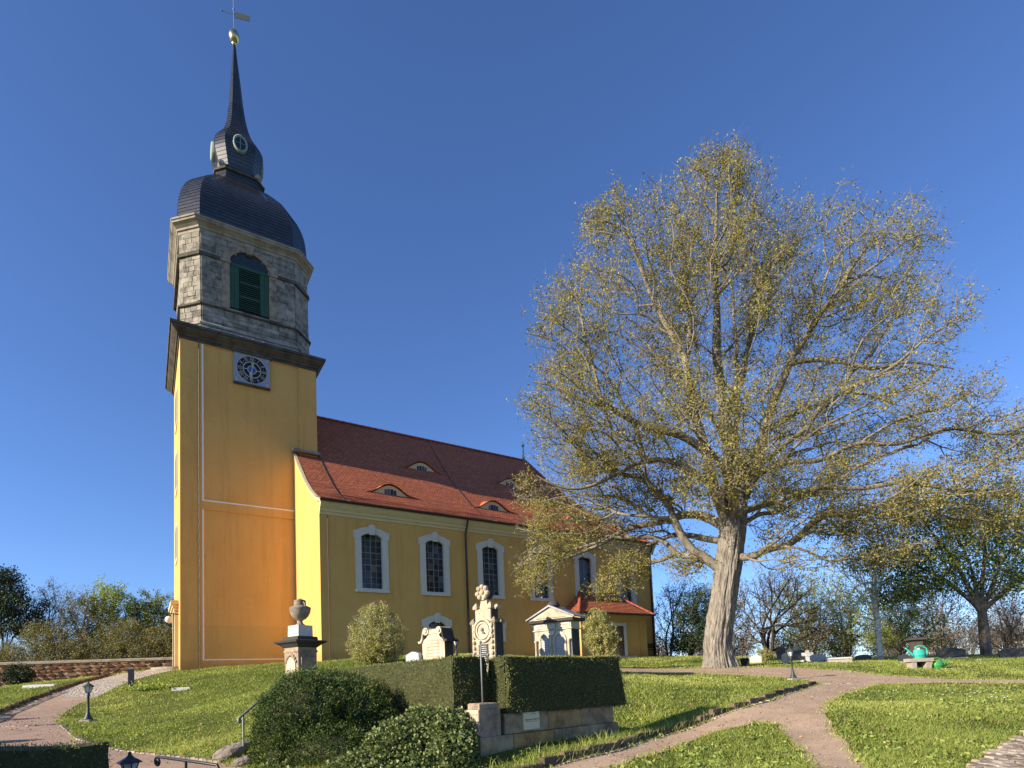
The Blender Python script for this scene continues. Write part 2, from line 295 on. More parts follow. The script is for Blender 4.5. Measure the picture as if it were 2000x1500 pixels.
# ------------------------------------------------------------------ mesh helpers
def link(o, parent=None):
    COL.objects.link(o)
    if parent is not None: o.parent = parent
    return o
def tag(o, label=None, cat=None, group=None, kind=None):
    if label: o['label'] = label
    if cat: o['category'] = cat
    if group: o['group'] = group
    if kind: o['kind'] = kind
    return o
def thing(name, label, cat, loc=(0, 0, 0), rz=0, group=None):
    o = bpy.data.objects.new(name, None); COL.objects.link(o); o.empty_display_size = .2
    o.location = tuple(float(c) for c in loc); o.rotation_euler = (0, 0, rz); return tag(o, label, cat, group)
class MB:
    def __init__(s): s.v = []; s.f = []; s.uv = None
    def add(s, vs, fs):
        b = len(s.v); s.v += [tuple(map(float, p)) for p in vs]; s.f += [tuple(i + b for i in f) for f in fs]; return s
    def box(s, x0, x1, y0, y1, z0, z1):
        return s.add([(x0, y0, z0), (x1, y0, z0), (x1, y1, z0), (x0, y1, z0), (x0, y0, z1), (x1, y0, z1), (x1, y1, z1), (x0, y1, z1)],
                     [(0, 3, 2, 1), (4, 5, 6, 7), (0, 1, 5, 4), (1, 2, 6, 5), (2, 3, 7, 6), (3, 0, 4, 7)])
    def taper(s, cx, cy, a0, b0, a1, b1, z0, z1):
        return s.loft([[(cx - a, cy - b, z), (cx + a, cy - b, z), (cx + a, cy + b, z), (cx - a, cy + b, z)] for a, b, z in ((a0, b0, z0), (a1, b1, z1))])
    def loft(s, rings, caps=True, closed=True):
        n = len(rings[0]); vs = [p for r in rings for p in r]; fs = []
        for i in range(len(rings) - 1):
            for j in range(n if closed else n - 1):
                k = (j + 1) % n; fs.append((i * n + j, i * n + k, (i + 1) * n + k, (i + 1) * n + j))
        if caps and closed: fs += [tuple(reversed(range(n))), tuple(range((len(rings) - 1) * n, len(rings) * n))]
        return s.add(vs, fs)
    def lathe(s, prof, n=16, c=(0, 0), caps=True, rot=0):
        return s.loft([[(c[0] + r * cos(rot + 2 * pi * j / n), c[1] + r * sin(rot + 2 * pi * j / n), z) for j in range(n)] for r, z in prof], caps)
    def sq(s, prof, c=(0, 0), asp=1.0):
        return s.loft([[(c[0] - r, c[1] - r * asp, z), (c[0] + r, c[1] - r * asp, z), (c[0] + r, c[1] + r * asp, z), (c[0] - r, c[1] + r * asp, z)] for r, z in prof])
    def prism_xz(s, poly, y0, y1):     # outline in x,z pushed along y
        n = len(poly); return s.add([(x, y0, z) for x, z in poly] + [(x, y1, z) for x, z in poly],
            [tuple(range(n)), tuple(reversed(range(n, 2 * n)))] + [(i, i + n, (i + 1) % n + n, (i + 1) % n) for i in range(n)])
    def ring_xz(s, outer, inner, y0, y1):
        n = len(outer); vs = [(x, y0, z) for x, z in outer] + [(x, y0, z) for x, z in inner] + [(x, y1, z) for x, z in outer] + [(x, y1, z) for x, z in inner]; fs = []
        for i in range(n):
            j = (i + 1) % n
            fs += [(i, j, n + j, n + i), (2 * n + j, 2 * n + i, 3 * n + i, 3 * n + j), (i, 2 * n + i, 2 * n + j, j), (n + i, n + j, 3 * n + j, 3 * n + i)]
        return s.add(vs, fs)
    def tube(s, pts, r, n=6, caps=True):
        pts = [Vector(p) for p in pts]; rings = []; up = Vector((0, 0, 1))
        for i, p in enumerate(pts):
            d = (pts[min(i + 1, len(pts) - 1)] - pts[max(i - 1, 0)]).normalized()
            a = d.cross(up if abs(d.z) < .95 else Vector((1, 0, 0))).normalized() if i == 0 else (a - d * a.dot(d)).normalized()
            b = d.cross(a); rr = r[i] if isinstance(r, (list, tuple)) else r
            rings.append([tuple(p + (a * cos(2 * pi * j / n) + b * sin(2 * pi * j / n)) * rr) for j in range(n)])
        return s.loft(rings, caps)
    def sphere(s, c, r, n=12, m=8, sz=1.0):
        return s.lathe([(max(r * sin(pi * i / m), .001), c[2] - r * sz * cos(pi * i / m)) for i in range(m + 1)], n, (c[0], c[1]))
    def xf(s, M):
        s.v = [tuple(M @ Vector(p)) for p in s.v]; return s
    def mesh(s, name, mat=None, smooth=False):
        me = bpy.data.meshes.new(name); me.from_pydata(s.v, [], s.f)
        if mat: me.materials.append(MATS[mat])
        if s.uv is not None:
            ul = me.uv_layers.new(name='UVMap'); ul.data.foreach_set('uv', np.array(s.uv, np.float32).ravel())
        if smooth: me.polygons.foreach_set('use_smooth', np.ones(len(me.polygons), bool))
        me.update(); return me
    def build(s, name, mat, parent=None, smooth=False, loc=None, rz=None):
        o = bpy.data.objects.new(name, s.mesh(name, mat, smooth)); link(o, parent)
        if loc is not None: o.location = tuple(float(c) for c in loc)
        if rz is not None: o.rotation_euler = (0, 0, rz)
        return o
def npmesh(name, V, F, mat, rnd=None, smooth=False):
    """V (n,3), F (m,k) arrays"""
    me = bpy.data.meshes.new(name); k = F.shape[1]; m = len(F)
    me.vertices.add(len(V)); me.vertices.foreach_set('co', V.astype(np.float32).ravel())
    me.loops.add(m * k); me.loops.foreach_set('vertex_index', F.astype(np.int32).ravel())
    me.polygons.add(m); me.polygons.foreach_set('loop_start', np.arange(0, m * k, k, dtype=np.int32))
    if smooth: me.polygons.foreach_set('use_smooth', np.ones(m, bool))
    me.materials.append(MATS[mat])
    if rnd is not None:
        a = me.attributes.new('rnd', 'FLOAT', 'POINT'); a.data.foreach_set('value', rnd.astype(np.float32))
    me.update(calc_edges=True); return me
def unit(a): return a / (np.linalg.norm(a, axis=1, keepdims=True) + 1e-9)
def leaf_mesh(name, C, size, mat, axis=None, asp=.6, jit=1.0, rnd=None, r=rng):
    n = len(C); A = r.normal(size=(n, 3))
    if axis is not None: A = axis + A * jit
    A = unit(A); B = unit(np.cross(A, r.normal(size=(n, 3))))
    s = (size * r.uniform(.65, 1.25, n))[:, None] if np.isscalar(size) else size[:, None]
    N = np.cross(A, B) * s * .18
    V = np.stack([C - A * s * .5, C + B * s * .5 * asp + N, C + A * s * .5, C - B * s * .5 * asp + N], 1).reshape(-1, 3)
    F = np.arange(n * 4).reshape(n, 4)
    rv = r.uniform(0, 1, n) if rnd is None else np.clip(rnd, 0, 1)
    return npmesh(name, V, F, mat, np.repeat(rv, 4))
def mobj(name, me, parent=None, loc=None, rz=None):
    o = bpy.data.objects.new(name, me); link(o, parent)
    if loc is not None: o.location = tuple(float(c) for c in loc)
    if rz is not None: o.rotation_euler = (0, 0, rz)
    return o
_font_cache = {}
def text(name, body, size, mat, parent, M, depth=.004, align='CENTER'):
    cu = bpy.data.curves.new('t', 'FONT'); cu.body = body; cu.size = size; cu.align_x = align; cu.align_y = 'CENTER'; cu.extrude = depth; cu.resolution_u = 3
    ob = bpy.data.objects.new('t', cu); COL.objects.link(ob)
    dg = bpy.context.evaluated_depsgraph_get(); me = bpy.data.meshes.new_from_object(ob.evaluated_get(dg))
    bpy.data.objects.remove(ob); bpy.data.curves.remove(cu)
    me.transform(M); me.materials.clear(); me.materials.append(MATS[mat]); me.name = name
    return mobj(name, me, parent)
def rot_xz(x, y, z, ang=0): # text lies in x,z plane facing -y
    return Matrix.Translation((x, y, z)) @ Matrix.Rotation(ang, 4, 'Y') @ Matrix.Rotation(pi / 2, 4, 'X')
UNIT = {}
def unit_block(mat, i=0, bev=.06):
    key = (mat, i)
    if key not in UNIT:
        m = MB(); j = lambda: random.uniform(-bev, bev) * .5
        e = bev
        ring0 = [(-.5, -.5), (.5, -.5), (.5, .5), (-.5, .5)]
        m.loft([[(x + j(), .5, z + j()) for x, z in ring0], [(x + j(), -.5 + e * 2, z + j()) for x, z in ring0], [(x * (1 - e * 2) + j(), -.5 + j(), z * (1 - e * 2) + j()) for x, z in ring0]])
        m.v = [(x, y, z) for x, y, z in m.v]
        UNIT[key] = m.mesh('block_' + mat, mat)
    return UNIT[key]

# ================================================================== ground
def grid_axis(lo, hi, segs):
    out = []
    for a, b, st in segs: out += list(np.arange(a, b, st))
    return np.array(sorted(set([round(float(x), 3) for x in out] + [hi])))
gx = grid_axis(0, 1500, [(-1500, -200, 130), (-200, -60, 14), (-60, -26, 2.0), (-26, 26, .5), (26, 60, 2.0), (60, 200, 14), (200, 1500, 130)])
gy = grid_axis(0, 1800, [(-300, -20, 40), (-20, 0, 2), (0, 34, .5), (34, 70, 1.5), (70, 200, 13), (200, 1800, 160)])
GX, GY = np.meshgrid(gx, gy); GZ = terr(GX, GY)
near = (np.abs(GX) < 26) & (GY > 0) & (GY < 34)
GZ = GZ + np.where(near, (np.sin(GX * 1.7 + GY * .6) * np.sin(GY * 1.3 - GX * .4)) * .012, 0)
nx, ny = len(gx), len(gy); ii = (np.arange(ny - 1)[:, None] * nx + np.arange(nx - 1)[None]).ravel()
me = npmesh('ground', np.stack([GX.ravel(), GY.ravel(), GZ.ravel()], 1), np.stack([ii, ii + 1, ii + nx + 1, ii + nx], 1), 'lawn', smooth=True)
ground = tag(mobj('ground', me), 'sloping churchyard lawn rising from the paths to the church', kind='structure')

def wob(poly, step=.35, amp=.06, seed=0):
    out = []; n = len(poly)
    for i in range(n):
        a = np.array(poly[i]); b = np.array(poly[(i + 1) % n]); L = np.linalg.norm(b - a); k = max(1, int(L / step))
        for j in range(k):
            p = a + (b - a) * j / k
            q = mnoise.noise_vector((p[0] * 1.3 + seed, p[1] * 1.3, seed)); q2 = mnoise.noise_vector((p[0] * 5 + seed, p[1] * 5, seed))
            out.append((p[0] + q.x * amp * 1.6 + q2.x * amp * .7, p[1] + q.y * amp * 1.6 + q2.y * amp * .7))
    return out
def inside(poly, X, Y):
    r = np.zeros(X.shape, bool); n = len(poly)
    for i in range(n):
        x1, y1 = poly[i]; x2, y2 = poly[(i + 1) % n]
        if y1 == y2: continue
        c = (y1 > Y) != (y2 > Y)
        r ^= c & (X < (x2 - x1) * (Y - y1) / (y2 - y1) + x1)
    return r
def sheet(name, poly, mat, dz=.015, step=.5):
    P = np.array(poly); xs = np.arange(P[:, 0].min(), P[:, 0].max(), step); ys = np.arange(P[:, 1].min(), P[:, 1].max(), step)
    X, Y = np.meshgrid(xs, ys); X = X.ravel() + .01; Y = Y.ravel() + .013; ok = inside(poly, X, Y)
    pts = [Vector(p) for p in poly] + [Vector((x, y)) for x, y in zip(X[ok], Y[ok])]
    n = len(poly); ed = [(i, (i + 1) % n) for i in range(n)]
    v, e, f, *_ = geometry.delaunay_2d_cdt(pts, ed, [], 1, 1e-5)
    V = np.array([(p.x, p.y) for p in v]); Z = terr(V[:, 0], V[:, 1])
    nr = (np.abs(V[:, 0]) < 26) & (V[:, 1] > 0) & (V[:, 1] < 34)
    Z = Z + np.where(nr, (np.sin(V[:, 0] * 1.7 + V[:, 1] * .6) * np.sin(V[:, 1] * 1.3 - V[:, 0] * .4)) * .012, 0) + dz
    me = npmesh(name, np.hstack([V, Z[:, None]]), np.array([t for t in f if len(t) == 3]), mat, smooth=True)
    return tag(mobj(name, me), kind='structure')
def gp(L): return [tuple(gpt(*p)[:2]) for p in L]
PATH_R = gp([(1100, 1492), (1200, 1468), (1300, 1437), (1400, 1402), (1500, 1370), (1560, 1350), (1602, 1336), (1555, 1327), (1447, 1320), (1340, 1316), (1240, 1315)])
PATH_R += [tuple(spot(1120, 22.5)[:2]), tuple(spot(1120, 24)[:2])]
PATH_R += gp([(1240, 1306), (1340, 1307), (1424, 1306), (1480, 1303), (1540, 1304), (1640, 1310), (1730, 1320), (1850, 1327), (2060, 1329), (2060, 1336), (1850, 1335), (1720, 1338), (1650, 1357), (1617, 1376), (1613, 1395), (1640, 1440), (1705, 1510), (1790, 1620), (1680, 1640), (1595, 1510), (1540, 1440), (1515, 1417), (1480, 1411), (1400, 1431), (1300, 1466), (1190, 1505), (1000, 1580), (880, 1590)])
KERB_R = PATH_R[:7]
PATH_L = gp([(262, 1330), (190, 1362), (150, 1377), (120, 1399), (118, 1416), (150, 1444), (222, 1465), (330, 1478), (430, 1491), (500, 1508), (700, 1600), (400, 1680), (0, 1640), (-120, 1500), (-90, 1432), (0, 1396), (60, 1372), (112, 1353)])
PATH_C = gp([(120, 1362), (112, 1353), (130, 1346), (210, 1323), (245, 1316)]) + [tuple(spot(300, 30.5)[:2]), tuple(spot(345, 30)[:2])] + gp([(262, 1329), (190, 1362)])
COB = gp([(1880, 1502), (1925, 1478), (1962, 1455), (2010, 1426), (2160, 1400), (2250, 1520), (2050, 1620), (1850, 1560)])
pr = wob(PATH_R, .15, .045, 1); plw = wob(PATH_L, .4, .03, 2); pcw = wob(PATH_C, .5, .02, 3)
gravel_path = tag(sheet('gravel_path', pr, 'gravel', .018), 'pinkish gravel path forking across the lawn')
gravel_path2 = tag(sheet('gravel_path', plw, 'gravel_red', .018), 'reddish gravel path curving up the left side')
paved_path = tag(sheet('paved_path', pcw, 'paving', .024), 'pale cobbled path leading to the tower steps')
cobble_bed = tag(sheet('cobbled_yard', COB, 'soil', .006), 'cobbled paving in the lower right corner')

def along(poly, s):
    P = [np.array(p) for p in poly]
    for a, b in zip(P[:-1], P[1:]):
        L = np.linalg.norm(b - a)
        if s <= L: return a + (b - a) * s / L, (b - a) / L
        s -= L
    return None, None
def plen(poly): return sum(np.linalg.norm(np.array(b) - np.array(a)) for a, b in zip(poly[:-1], poly[1:]))
def stone_row(name, poly, parent, mat, ln, wd, ht, off=0, gap=.015, vary=.3, zoff=0, maxn=200):
    s = 0; L = plen(poly); n = 0
    while s < L and n < maxn:
        l = ln * random.uniform(1 - vary, 1 + vary); p, d = along(poly, s + l / 2)
        if p is None: break
        nrm = np.array([-d[1], d[0]]); q = p + nrm * off
        o = mobj(name, unit_block(mat, random.randrange(5), .05), parent)
        o.rotation_mode = 'XYZ'
        z = tz(q[0], q[1])
        # block unit front is -y; lay it so that front faces up
        o.matrix_world = Matrix.Translation((q[0], q[1], z + zoff + ht / 2 - .1 + random.uniform(-.006, .006))) @ Matrix.Rotation(atan2(d[1], d[0]) + random.uniform(-.04, .04), 4, 'Z') @ Matrix.Rotation(random.uniform(-.04, .04), 4, 'X') @ Matrix.Diagonal((l - gap, wd, ht + .1, 1)) @ Matrix.Rotation(-pi / 2, 4, 'X')
        s += l; n += 1
stone_row('kerb_stone', [tuple(gpt(1010, 1525)[:2])] + KERB_R, gravel_path, 'kerb', .62, .12, .17, off=.09, zoff=.0, gap=.004)
stone_row('sett', [tuple(gpt(1010, 1525)[:2])] + KERB_R, gravel_path, 'sett', .13, .10, .10, off=-.03, zoff=-.02, maxn=110)
stone_row('sett', [tuple(gpt(1580, 1338)[:2]), tuple(gpt(1660, 1336)[:2])], gravel_path, 'cobble', .15, .12, .10, zoff=-.01)
stone_row('kerb_stone', gp([(-60, 1422), (0, 1395), (60, 1371), (112, 1352), (130, 1345), (210, 1322), (243, 1315)]), gravel_path2, 'kerb', .4, .10, .2, off=.08, zoff=-.02, maxn=90)
for k in range(3):
    stone_row('sett', gp([(-60, 1424), (0, 1397), (60, 1373), (112, 1354)]), gravel_path2, 'cobble', .13, .11, .1, off=-.06 - .12 * k, zoff=-.012, maxn=80)
stone_row('sett', gp([(-40, 1423), (0, 1421), (60, 1419), (112, 1416)]), gravel_path2, 'cobble', .14, .11, .1, zoff=-.012)
stone_row('sett', gp([(118, 1418), (150, 1446), (222, 1466), (330, 1479), (430, 1492)]), gravel_path2, 'cobble', .15, .09, .1, off=.03, zoff=-.012)
# cobbles in the corner
x0, x1 = min(p[0] for p in COB), max(p[0] for p in COB); y0, y1 = min(p[1] for p in COB), max(p[1] for p in COB)
cnt = 0
for i, yy in enumerate(np.arange(y0, y1, .125)):
    xx = x0 + random.uniform(0, .1)
    while xx < x1 and cnt < 300:
        wd = random.uniform(.11, .2); cx = xx + wd / 2; xx += wd
        if not inside(COB, np.array([cx]), np.array([yy]))[0]: continue
        px_ = RC.T @ (np.array([cx, yy, .4]) - EYE); u_ = PPX + FPX * px_[0] / -px_[2]
        if u_ > 2120: continue
        o = mobj('cobble', unit_block('cobble', random.randrange(5), .09), cobble_bed); cnt += 1
        o.matrix_world = Matrix.Translation((cx, yy, tz(cx, yy) - .03 + random.uniform(-.008, .008))) @ Matrix.Rotation(.12 + random.uniform(-.12, .12), 4, 'Z') @ Matrix.Rotation(random.uniform(-.07, .07), 4, 'X') @ Matrix.Diagonal((wd * .93, .118, .12, 1)) @ Matrix.Rotation(-pi / 2, 4, 'X')

# ================================================================== church
CA = radians(33)
C0 = at(352, 1310, 29.0)
church = thing('church', 'ochre baroque church with tall slate-domed clock tower and red tiled nave', 'church', C0, CA)
def bp(m, name, mat, parent=church, smooth=False): return m.build(name, mat, parent, smooth)
TW, TD, TH = 6.95, 7.0, 17.55
# --- tower shaft: core with raised strips that leave two sunken panels on the clock side
m = MB(); m.box(.003, TW - .003, .06, TD, -.8, TH)
for a in ((0, 1.0, -.8, TH), (5.95, TW, -.8, TH)): m.box(a[0], a[1], 0, .4, a[2], a[3])
for z0, z1 in ((2.33, 2.33), (8.45, 8.9), (17.45, TH)):
    if z1 > z0: m.box(.999, 5.951, .002, .4, z0, z1)
m.box(.999, 5.951, .002, .4, -.8, .5)
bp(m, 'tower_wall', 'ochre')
m = MB(); m.box(-.004, TW, -.004, 0.3, -.8, 2.33); m.v = [(x, y, z) for x, y, z in m.v]
m = MB(); m.box(1.003, 5.948, .052, .07, .503, 2.33); bp(m, 'base_coat', 'ochre_low')
m = MB(); m.box(-.003, .998, -.004, .1, -.8, 2.33); bp(m, 'base_coat', 'ochre_low')
for (x0_, x1_, z0_, z1_) in ((1.0, 1.075, .5, 8.45), (1.0, 1.085, 8.9, 17.45), (1.09, 5.7, .5, .56), (1.1, 5.7, 8.9, 8.97)):
    m = MB(); m.box(x0_, x1_, -.008, .075, z0_, z1_); bp(m, 'white_edge', 'white_line')
pts = [(.86 + .012 * sin(i * 2.3), -.03, 17.5 - i * .25) for i in range(72)]
m = MB().tube(pts, .022, 5); bp(m, 'lightning_cable', 'copper_pipe')
# --- west face: windows, portal, lantern
for z0, z1 in ((6.2, 8.4), (10.2, 12.6), (14.0, 16.2)):
    m = MB(); arch = [(2.6, z0), (4.4, z0), (4.4, z1 - .4)] + [(3.5 + .9 * cos(a), z1 - .4 + .45 * sin(a)) for a in np.linspace(.3, pi - .3, 7)] + [(2.6, z1 - .4)]
    inn = [(3.5 + (x - 3.5) * .7, z0 + .2 + (z - z0) * .84) for x, z in arch]
    m.ring_xz(arch, inn, -.05, .02); m.v = [(y, x, z) for x, y, z in m.v]
    win = bp(m, 'window', 'white_trim')
    g = MB(); g.prism_xz(inn, -.03, .0); g.v = [(y, x, z) for x, y, z in g.v]; bp(g, 'pane', 'window_glass', win)
m = MB()
for yy in (2.2, 4.5): m.box(-.16, .05, yy - .22, yy + .22, .3, 3.3)
m.box(-.2, .05, 1.7, 5.0, 3.3, 3.45); m.box(-.28, .05, 1.6, 5.1, 3.45, 3.6); m.box(-.36, .05, 1.5, 5.2, 3.6, 3.8)
portal = bp(m, 'portal', 'cream_trim'); m = MB(); m.box(-.06, .02, 2.42, 4.28, .3, 3.3); bp(m, 'door', 'timber', portal)
m = MB()
for r_, z0, z1 in ((2.0, -.5, .0), (1.6, 0, .15), (1.25, .15, .3)):
    m = MB(); m.loft([[(-r_ * 1.0 * sin(a), 3.4 - (r_ + .6) * cos(a), z) for a in np.linspace(0, pi, 15)] for z in (z0, z1)]); bp(m, 'step', 'coping')
m = MB(); m.tube([(0, 1.2, 3.0), (-.42, 1.2, 3.05), (-.45, 1.2, 2.9)], .03, 5); 
br_ = bp(m, 'wall_lantern', 'black_metal'); m = MB(); m.sphere((-.45, 1.2, 2.72), .19, 10, 8); bp(m, 'globe', 'bed_white', br_, True)
# --- tower cornice and lead apron
CX, CY = TW / 2, TD / 2
def sqr(h, z, hy=None): hy = hy if hy is not None else h; return [(CX - h, CY - hy, z), (CX + h, CY - hy, z), (CX + h, CY + hy, z), (CX - h, CY + hy, z)]
m = MB(); m.loft([sqr(h, z) for h, z in ((3.3, 17.47), (3.53, 17.50), (3.54, 17.62), (3.62, 17.65), (3.63, 17.75), (3.72, 17.82), (3.85, 17.93), (3.86, 18.04), (3.94, 18.06), (3.95, 18.19), (3.2, 18.30))])
bp(m, 'tower_cornice', 'dark_stone')
# --- belfry (the upper tower leans a little, as in the photo)
LEAN = -.0145
def lx(z): return (z - 17.5) * LEAN if z > 17.5 else 0
RATIO = .72
def octr(h, z, ratio=RATIO, grow=0, cy=CY):
    f = h * ratio; cx = CX + lx(z)
    return [(cx - f, cy - h, z), (cx + f, cy - h, z), (cx + h, cy - f, z), (cx + h, cy + f, z), (cx + f, cy + h, z), (cx - f, cy + h, z), (cx - h, cy + f, z), (cx - h, cy - f, z)]
m = MB(); m.loft([octr(3.74, 18.22), octr(3.47, 18.52), octr(3.42, 18.62)]); bp(m, 'lead_apron', 'lead')
for sx in np.linspace(-2.2, 2.3, 9):
    m = MB(); m.tube([(CX + sx, CY - 3.75, 18.23), (CX + sx * .97, CY - 3.46, 18.54)], .022, 4); bp(m, 'lead_seam', 'lead')
BH = 3.36
m = MB(); m.loft([octr(BH - .05, 18.4), octr(BH - .05, 24.05)]); belfry = bp(m, 'belfry_wall', 'belfry_stone')
# cut-out look of the window: a flat dark panel is set in front of core, blocks leave the opening free
def face_frame(i, h, z):
    r = octr(h, z); a = Vector(r[i]); b = Vector(r[(i + 1) % 8]); return a, b
OPX = 1.02
def blocks_on(i, z0, z1, hole=None, n_est=.62):
    z = z0; row = 0
    while z < z1 - .05:
        ch = min(random.choice((.25, .29, .33)), z1 - z); a, b = face_frame(i, BH, z + ch / 2); L = (b - a).length; d = (b - a) / L; nrm = Vector((d.y, -d.x, 0))
        s = -random.uniform(0, .3) if row % 2 else 0; 
        while s < L - .02:
            l = random.uniform(.7, 1.25) * n_est; e = min(s + l, L); st = max(s, 0)
            if L - e < .18: e = L
            segs = [(st, e)]
            if hole:
                hw = hole(z + ch / 2)
                if hw > 0:
                    lo, hi = L / 2 - hw, L / 2 + hw; segs = []
                    if st < lo: segs.append((st, min(e, lo)))
                    if e > hi: segs.append((max(st, hi), e))
            for q0, q1 in segs:
                if q1 - q0 < .06: continue
                o = mobj('stone_block', unit_block('belfry_stone', random.randrange(5), .035), belfry)
                c = a + d * ((q0 + q1) / 2); c.z = z + ch / 2
                dep = .14 + random.uniform(-.012, .012)
                o.matrix_local = Matrix.Translation(c - nrm * (.07 - dep / 2 + .02)) @ Matrix.Rotation(atan2(d.y, d.x), 4, 'Z') @ Matrix.Diagonal((q1 - q0 - .009, dep, ch - .009, 1))
            s = e
        z += ch; row += 1
def hole_f(z):
    if z < 20.08 or z > 23.5: return 0
    if z < 22.65: return 1.05
    return 1.05 * sqrt(max(0, 1 - ((z - 22.65) / .86) ** 2))
blocks_on(0, 18.6, 24.0, hole_f, .66); blocks_on(7, 18.6, 24.0, None, .42); blocks_on(1, 18.6, 24.0, None, .5)
# string courses wrapped round the octagon
def band(name, prof, mat, parent=church):
    m = MB(); m.loft([octr(h, z) for h, z in prof]); return bp(m, name, mat, parent)
band('base_moulding', ((BH + .03, 18.6), (BH + .14, 18.62), (BH + .15, 18.72), (BH + .04, 18.84)), 'belfry_stone')
band('string_course', ((BH + .02, 19.72), (BH + .13, 19.76), (BH + .14, 19.84), (BH + .03, 19.92)), 'dark_stone')
for sgn in (-1, 1):      # the upper band stops at the window
    m = MB(); z = 22.56
    for k in range(8):
        a, b = face_frame(k, BH + .12, z); c, e = face_frame(k, BH - .1, z)
        if k == 0:
            mid = (a + b) / 2; d = (b - a).normalized()
            a2, b2 = (a, mid - d * 1.3) if sgn < 0 else (mid + d * 1.3, b)
            n_ = Vector((0, .2, 0))
            m.add([a2, b2, b2 + n_, a2 + n_] + [p + Vector((0, 0, .2)) for p in (a2, b2, b2 + n_, a2 + n_)], [(0, 1, 5, 4), (0, 3, 2, 1), (4, 5, 6, 7), (1, 2, 6, 5), (0, 4, 7, 3)])
        elif sgn < 0: m.add([a, b, e, c] + [p + Vector((0, 0, .2)) for p in (a, b, e, c)], [(0, 1, 5, 4), (0, 3, 2, 1), (4, 5, 6, 7)])
    bp(m, 'impost_band', 'dark_stone')
# raised frames of sunken panels on the chamfers and beside the window
def panel_strip(i, s0, s1, z0, z1, t=.04):
    a, b = face_frame(i, BH + t, (z0 + z1) / 2); L = (b - a).length; d = (b - a) / L; nrm = Vector((d.y, -d.x, 0)); m = MB()
    p = [a + d * s0 * L, a + d * s1 * L]
    vs_ = [Vector((q.x, q.y, z)) for z in (z0, z1) for q in p]; n_ = -nrm * .12
    m.add(vs_ + [q + n_ for q in vs_], [(0, 1, 3, 2), (0, 4, 5, 1), (2, 3, 7, 6), (0, 2, 6, 4), (1, 5, 7, 3)])
    bp(m, 'panel_frame', 'belfry_stone', belfry)
for i in (7, 1):
    for z0, z1 in ((19.97, 22.5), (22.85, 23.9)):
        panel_strip(i, .02, .2, z0, z1); panel_strip(i, .82, .98, z0, z1); panel_strip(i, .2, .82, z1 - .16, z1, .037); panel_strip(i, .2, .82, z0, z0 + .14, .037)
for s0, s1 in ((.015, .09), (.225, .275), (.725, .775), (.91, .985)): panel_strip(0, s0, s1, 19.96, 22.53, .045)
# belfry window: stone jambs, arch with keystone, green boards, louvres, glazed head
fy = CY - BH; wx = CX + lx(22)
win = MB()
for sg in (-1, 1):
    win.box(wx + sg * 1.22 - .2, wx + sg * 1.22 + .2, fy - .08, fy + .1, 19.95, 22.65)
    win.box(wx + sg * 1.22 - .26, wx + sg * 1.22 + .26, fy - .13, fy + .1, 22.56, 22.73)
win = bp(win, 'belfry_window', 'pedestal_stone')
A0 = np.linspace(0, pi, 15)
m = MB(); m.ring_xz([(wx + 1.38 * cos(a), 22.68 + 1.10 * sin(a)) for a in A0] , [(wx + 1.02 * cos(a), 22.68 + .82 * sin(a)) for a in A0], fy - .10, fy + .1); m.f = [f for k, f in enumerate(m.f) if k // 4 != 14]
bp(m, 'arch', 'pedestal_stone', win)
m = MB(); m.taper(wx, fy - .1, .14, .12, .24, .14, 23.38, 23.93); bp(m, 'keystone', 'pedestal_stone', win)
m = MB(); m.box(wx - 1.06, wx + 1.06, fy + .012, fy + .03, 20.0, 23.45); bp(m, 'shade_panel', 'opening_shade', win)  # flat panel; the shade inside the opening is put into its dark colour
for sg in (-1, 1):
    for k in range(2):
        xa = wx + sg * (.78 - .24 * (1 - k)) ; m = MB(); m.box(xa - .115 + sg * .12, xa + .115 + sg * .12, fy - .025 - .004 * k, fy + .01, 20.08, 22.5); bp(m, 'shutter_board', 'green_paint', win)
m = MB(); m.box(wx - 1.0, wx + 1.0, fy - .05, fy + .01, 22.5, 22.68); bp(m, 'transom', 'green_paint', win)
for zc in (20.88, 21.7): m = MB(); m.box(wx - .53, wx + .53, fy - .035, fy + .01, zc - .05, zc + .05); bp(m, 'rail', 'green_paint', win)
for z in np.arange(20.14, 22.46, .118):
    if min(abs(z - 20.88), abs(z - 21.7)) < .08: continue
    m = MB(); m.add([(wx - .53, fy - .045, z), (wx + .53, fy - .045, z), (wx + .53, fy + .008, z + .075), (wx - .53, fy + .008, z + .075), (wx - .53, fy - .045, z + .014), (wx + .53, fy - .045, z + .014), (wx + .53, fy + .008, z + .089), (wx - .53, fy + .008, z + .089)], [(0, 1, 5, 4), (0, 3, 2, 1), (4, 5, 6, 7), (2, 3, 7, 6)]); bp(m, 'louvre_slat', 'green_paint', win)
m = MB(); m.prism_xz([(wx + 1.0 * cos(a), 22.68 + .78 * sin(a)) for a in A0], fy - .012, fy + .004); bp(m, 'fanlight', 'window_glass', win)
for k in range(-2, 3): m = MB(); xx = wx + k * .34; m.box(xx - .015, xx + .015, fy - .03, fy - .013, 22.68, 22.68 + .78 * sqrt(1 - (k * .34) ** 2)); bp(m, 'glazing_bar', 'green_paint', win)
m = MB(); m.box(wx - .95, wx + .95, fy - .03, fy - .013, 23.0, 23.03); bp(m, 'glazing_bar', 'green_paint', win)
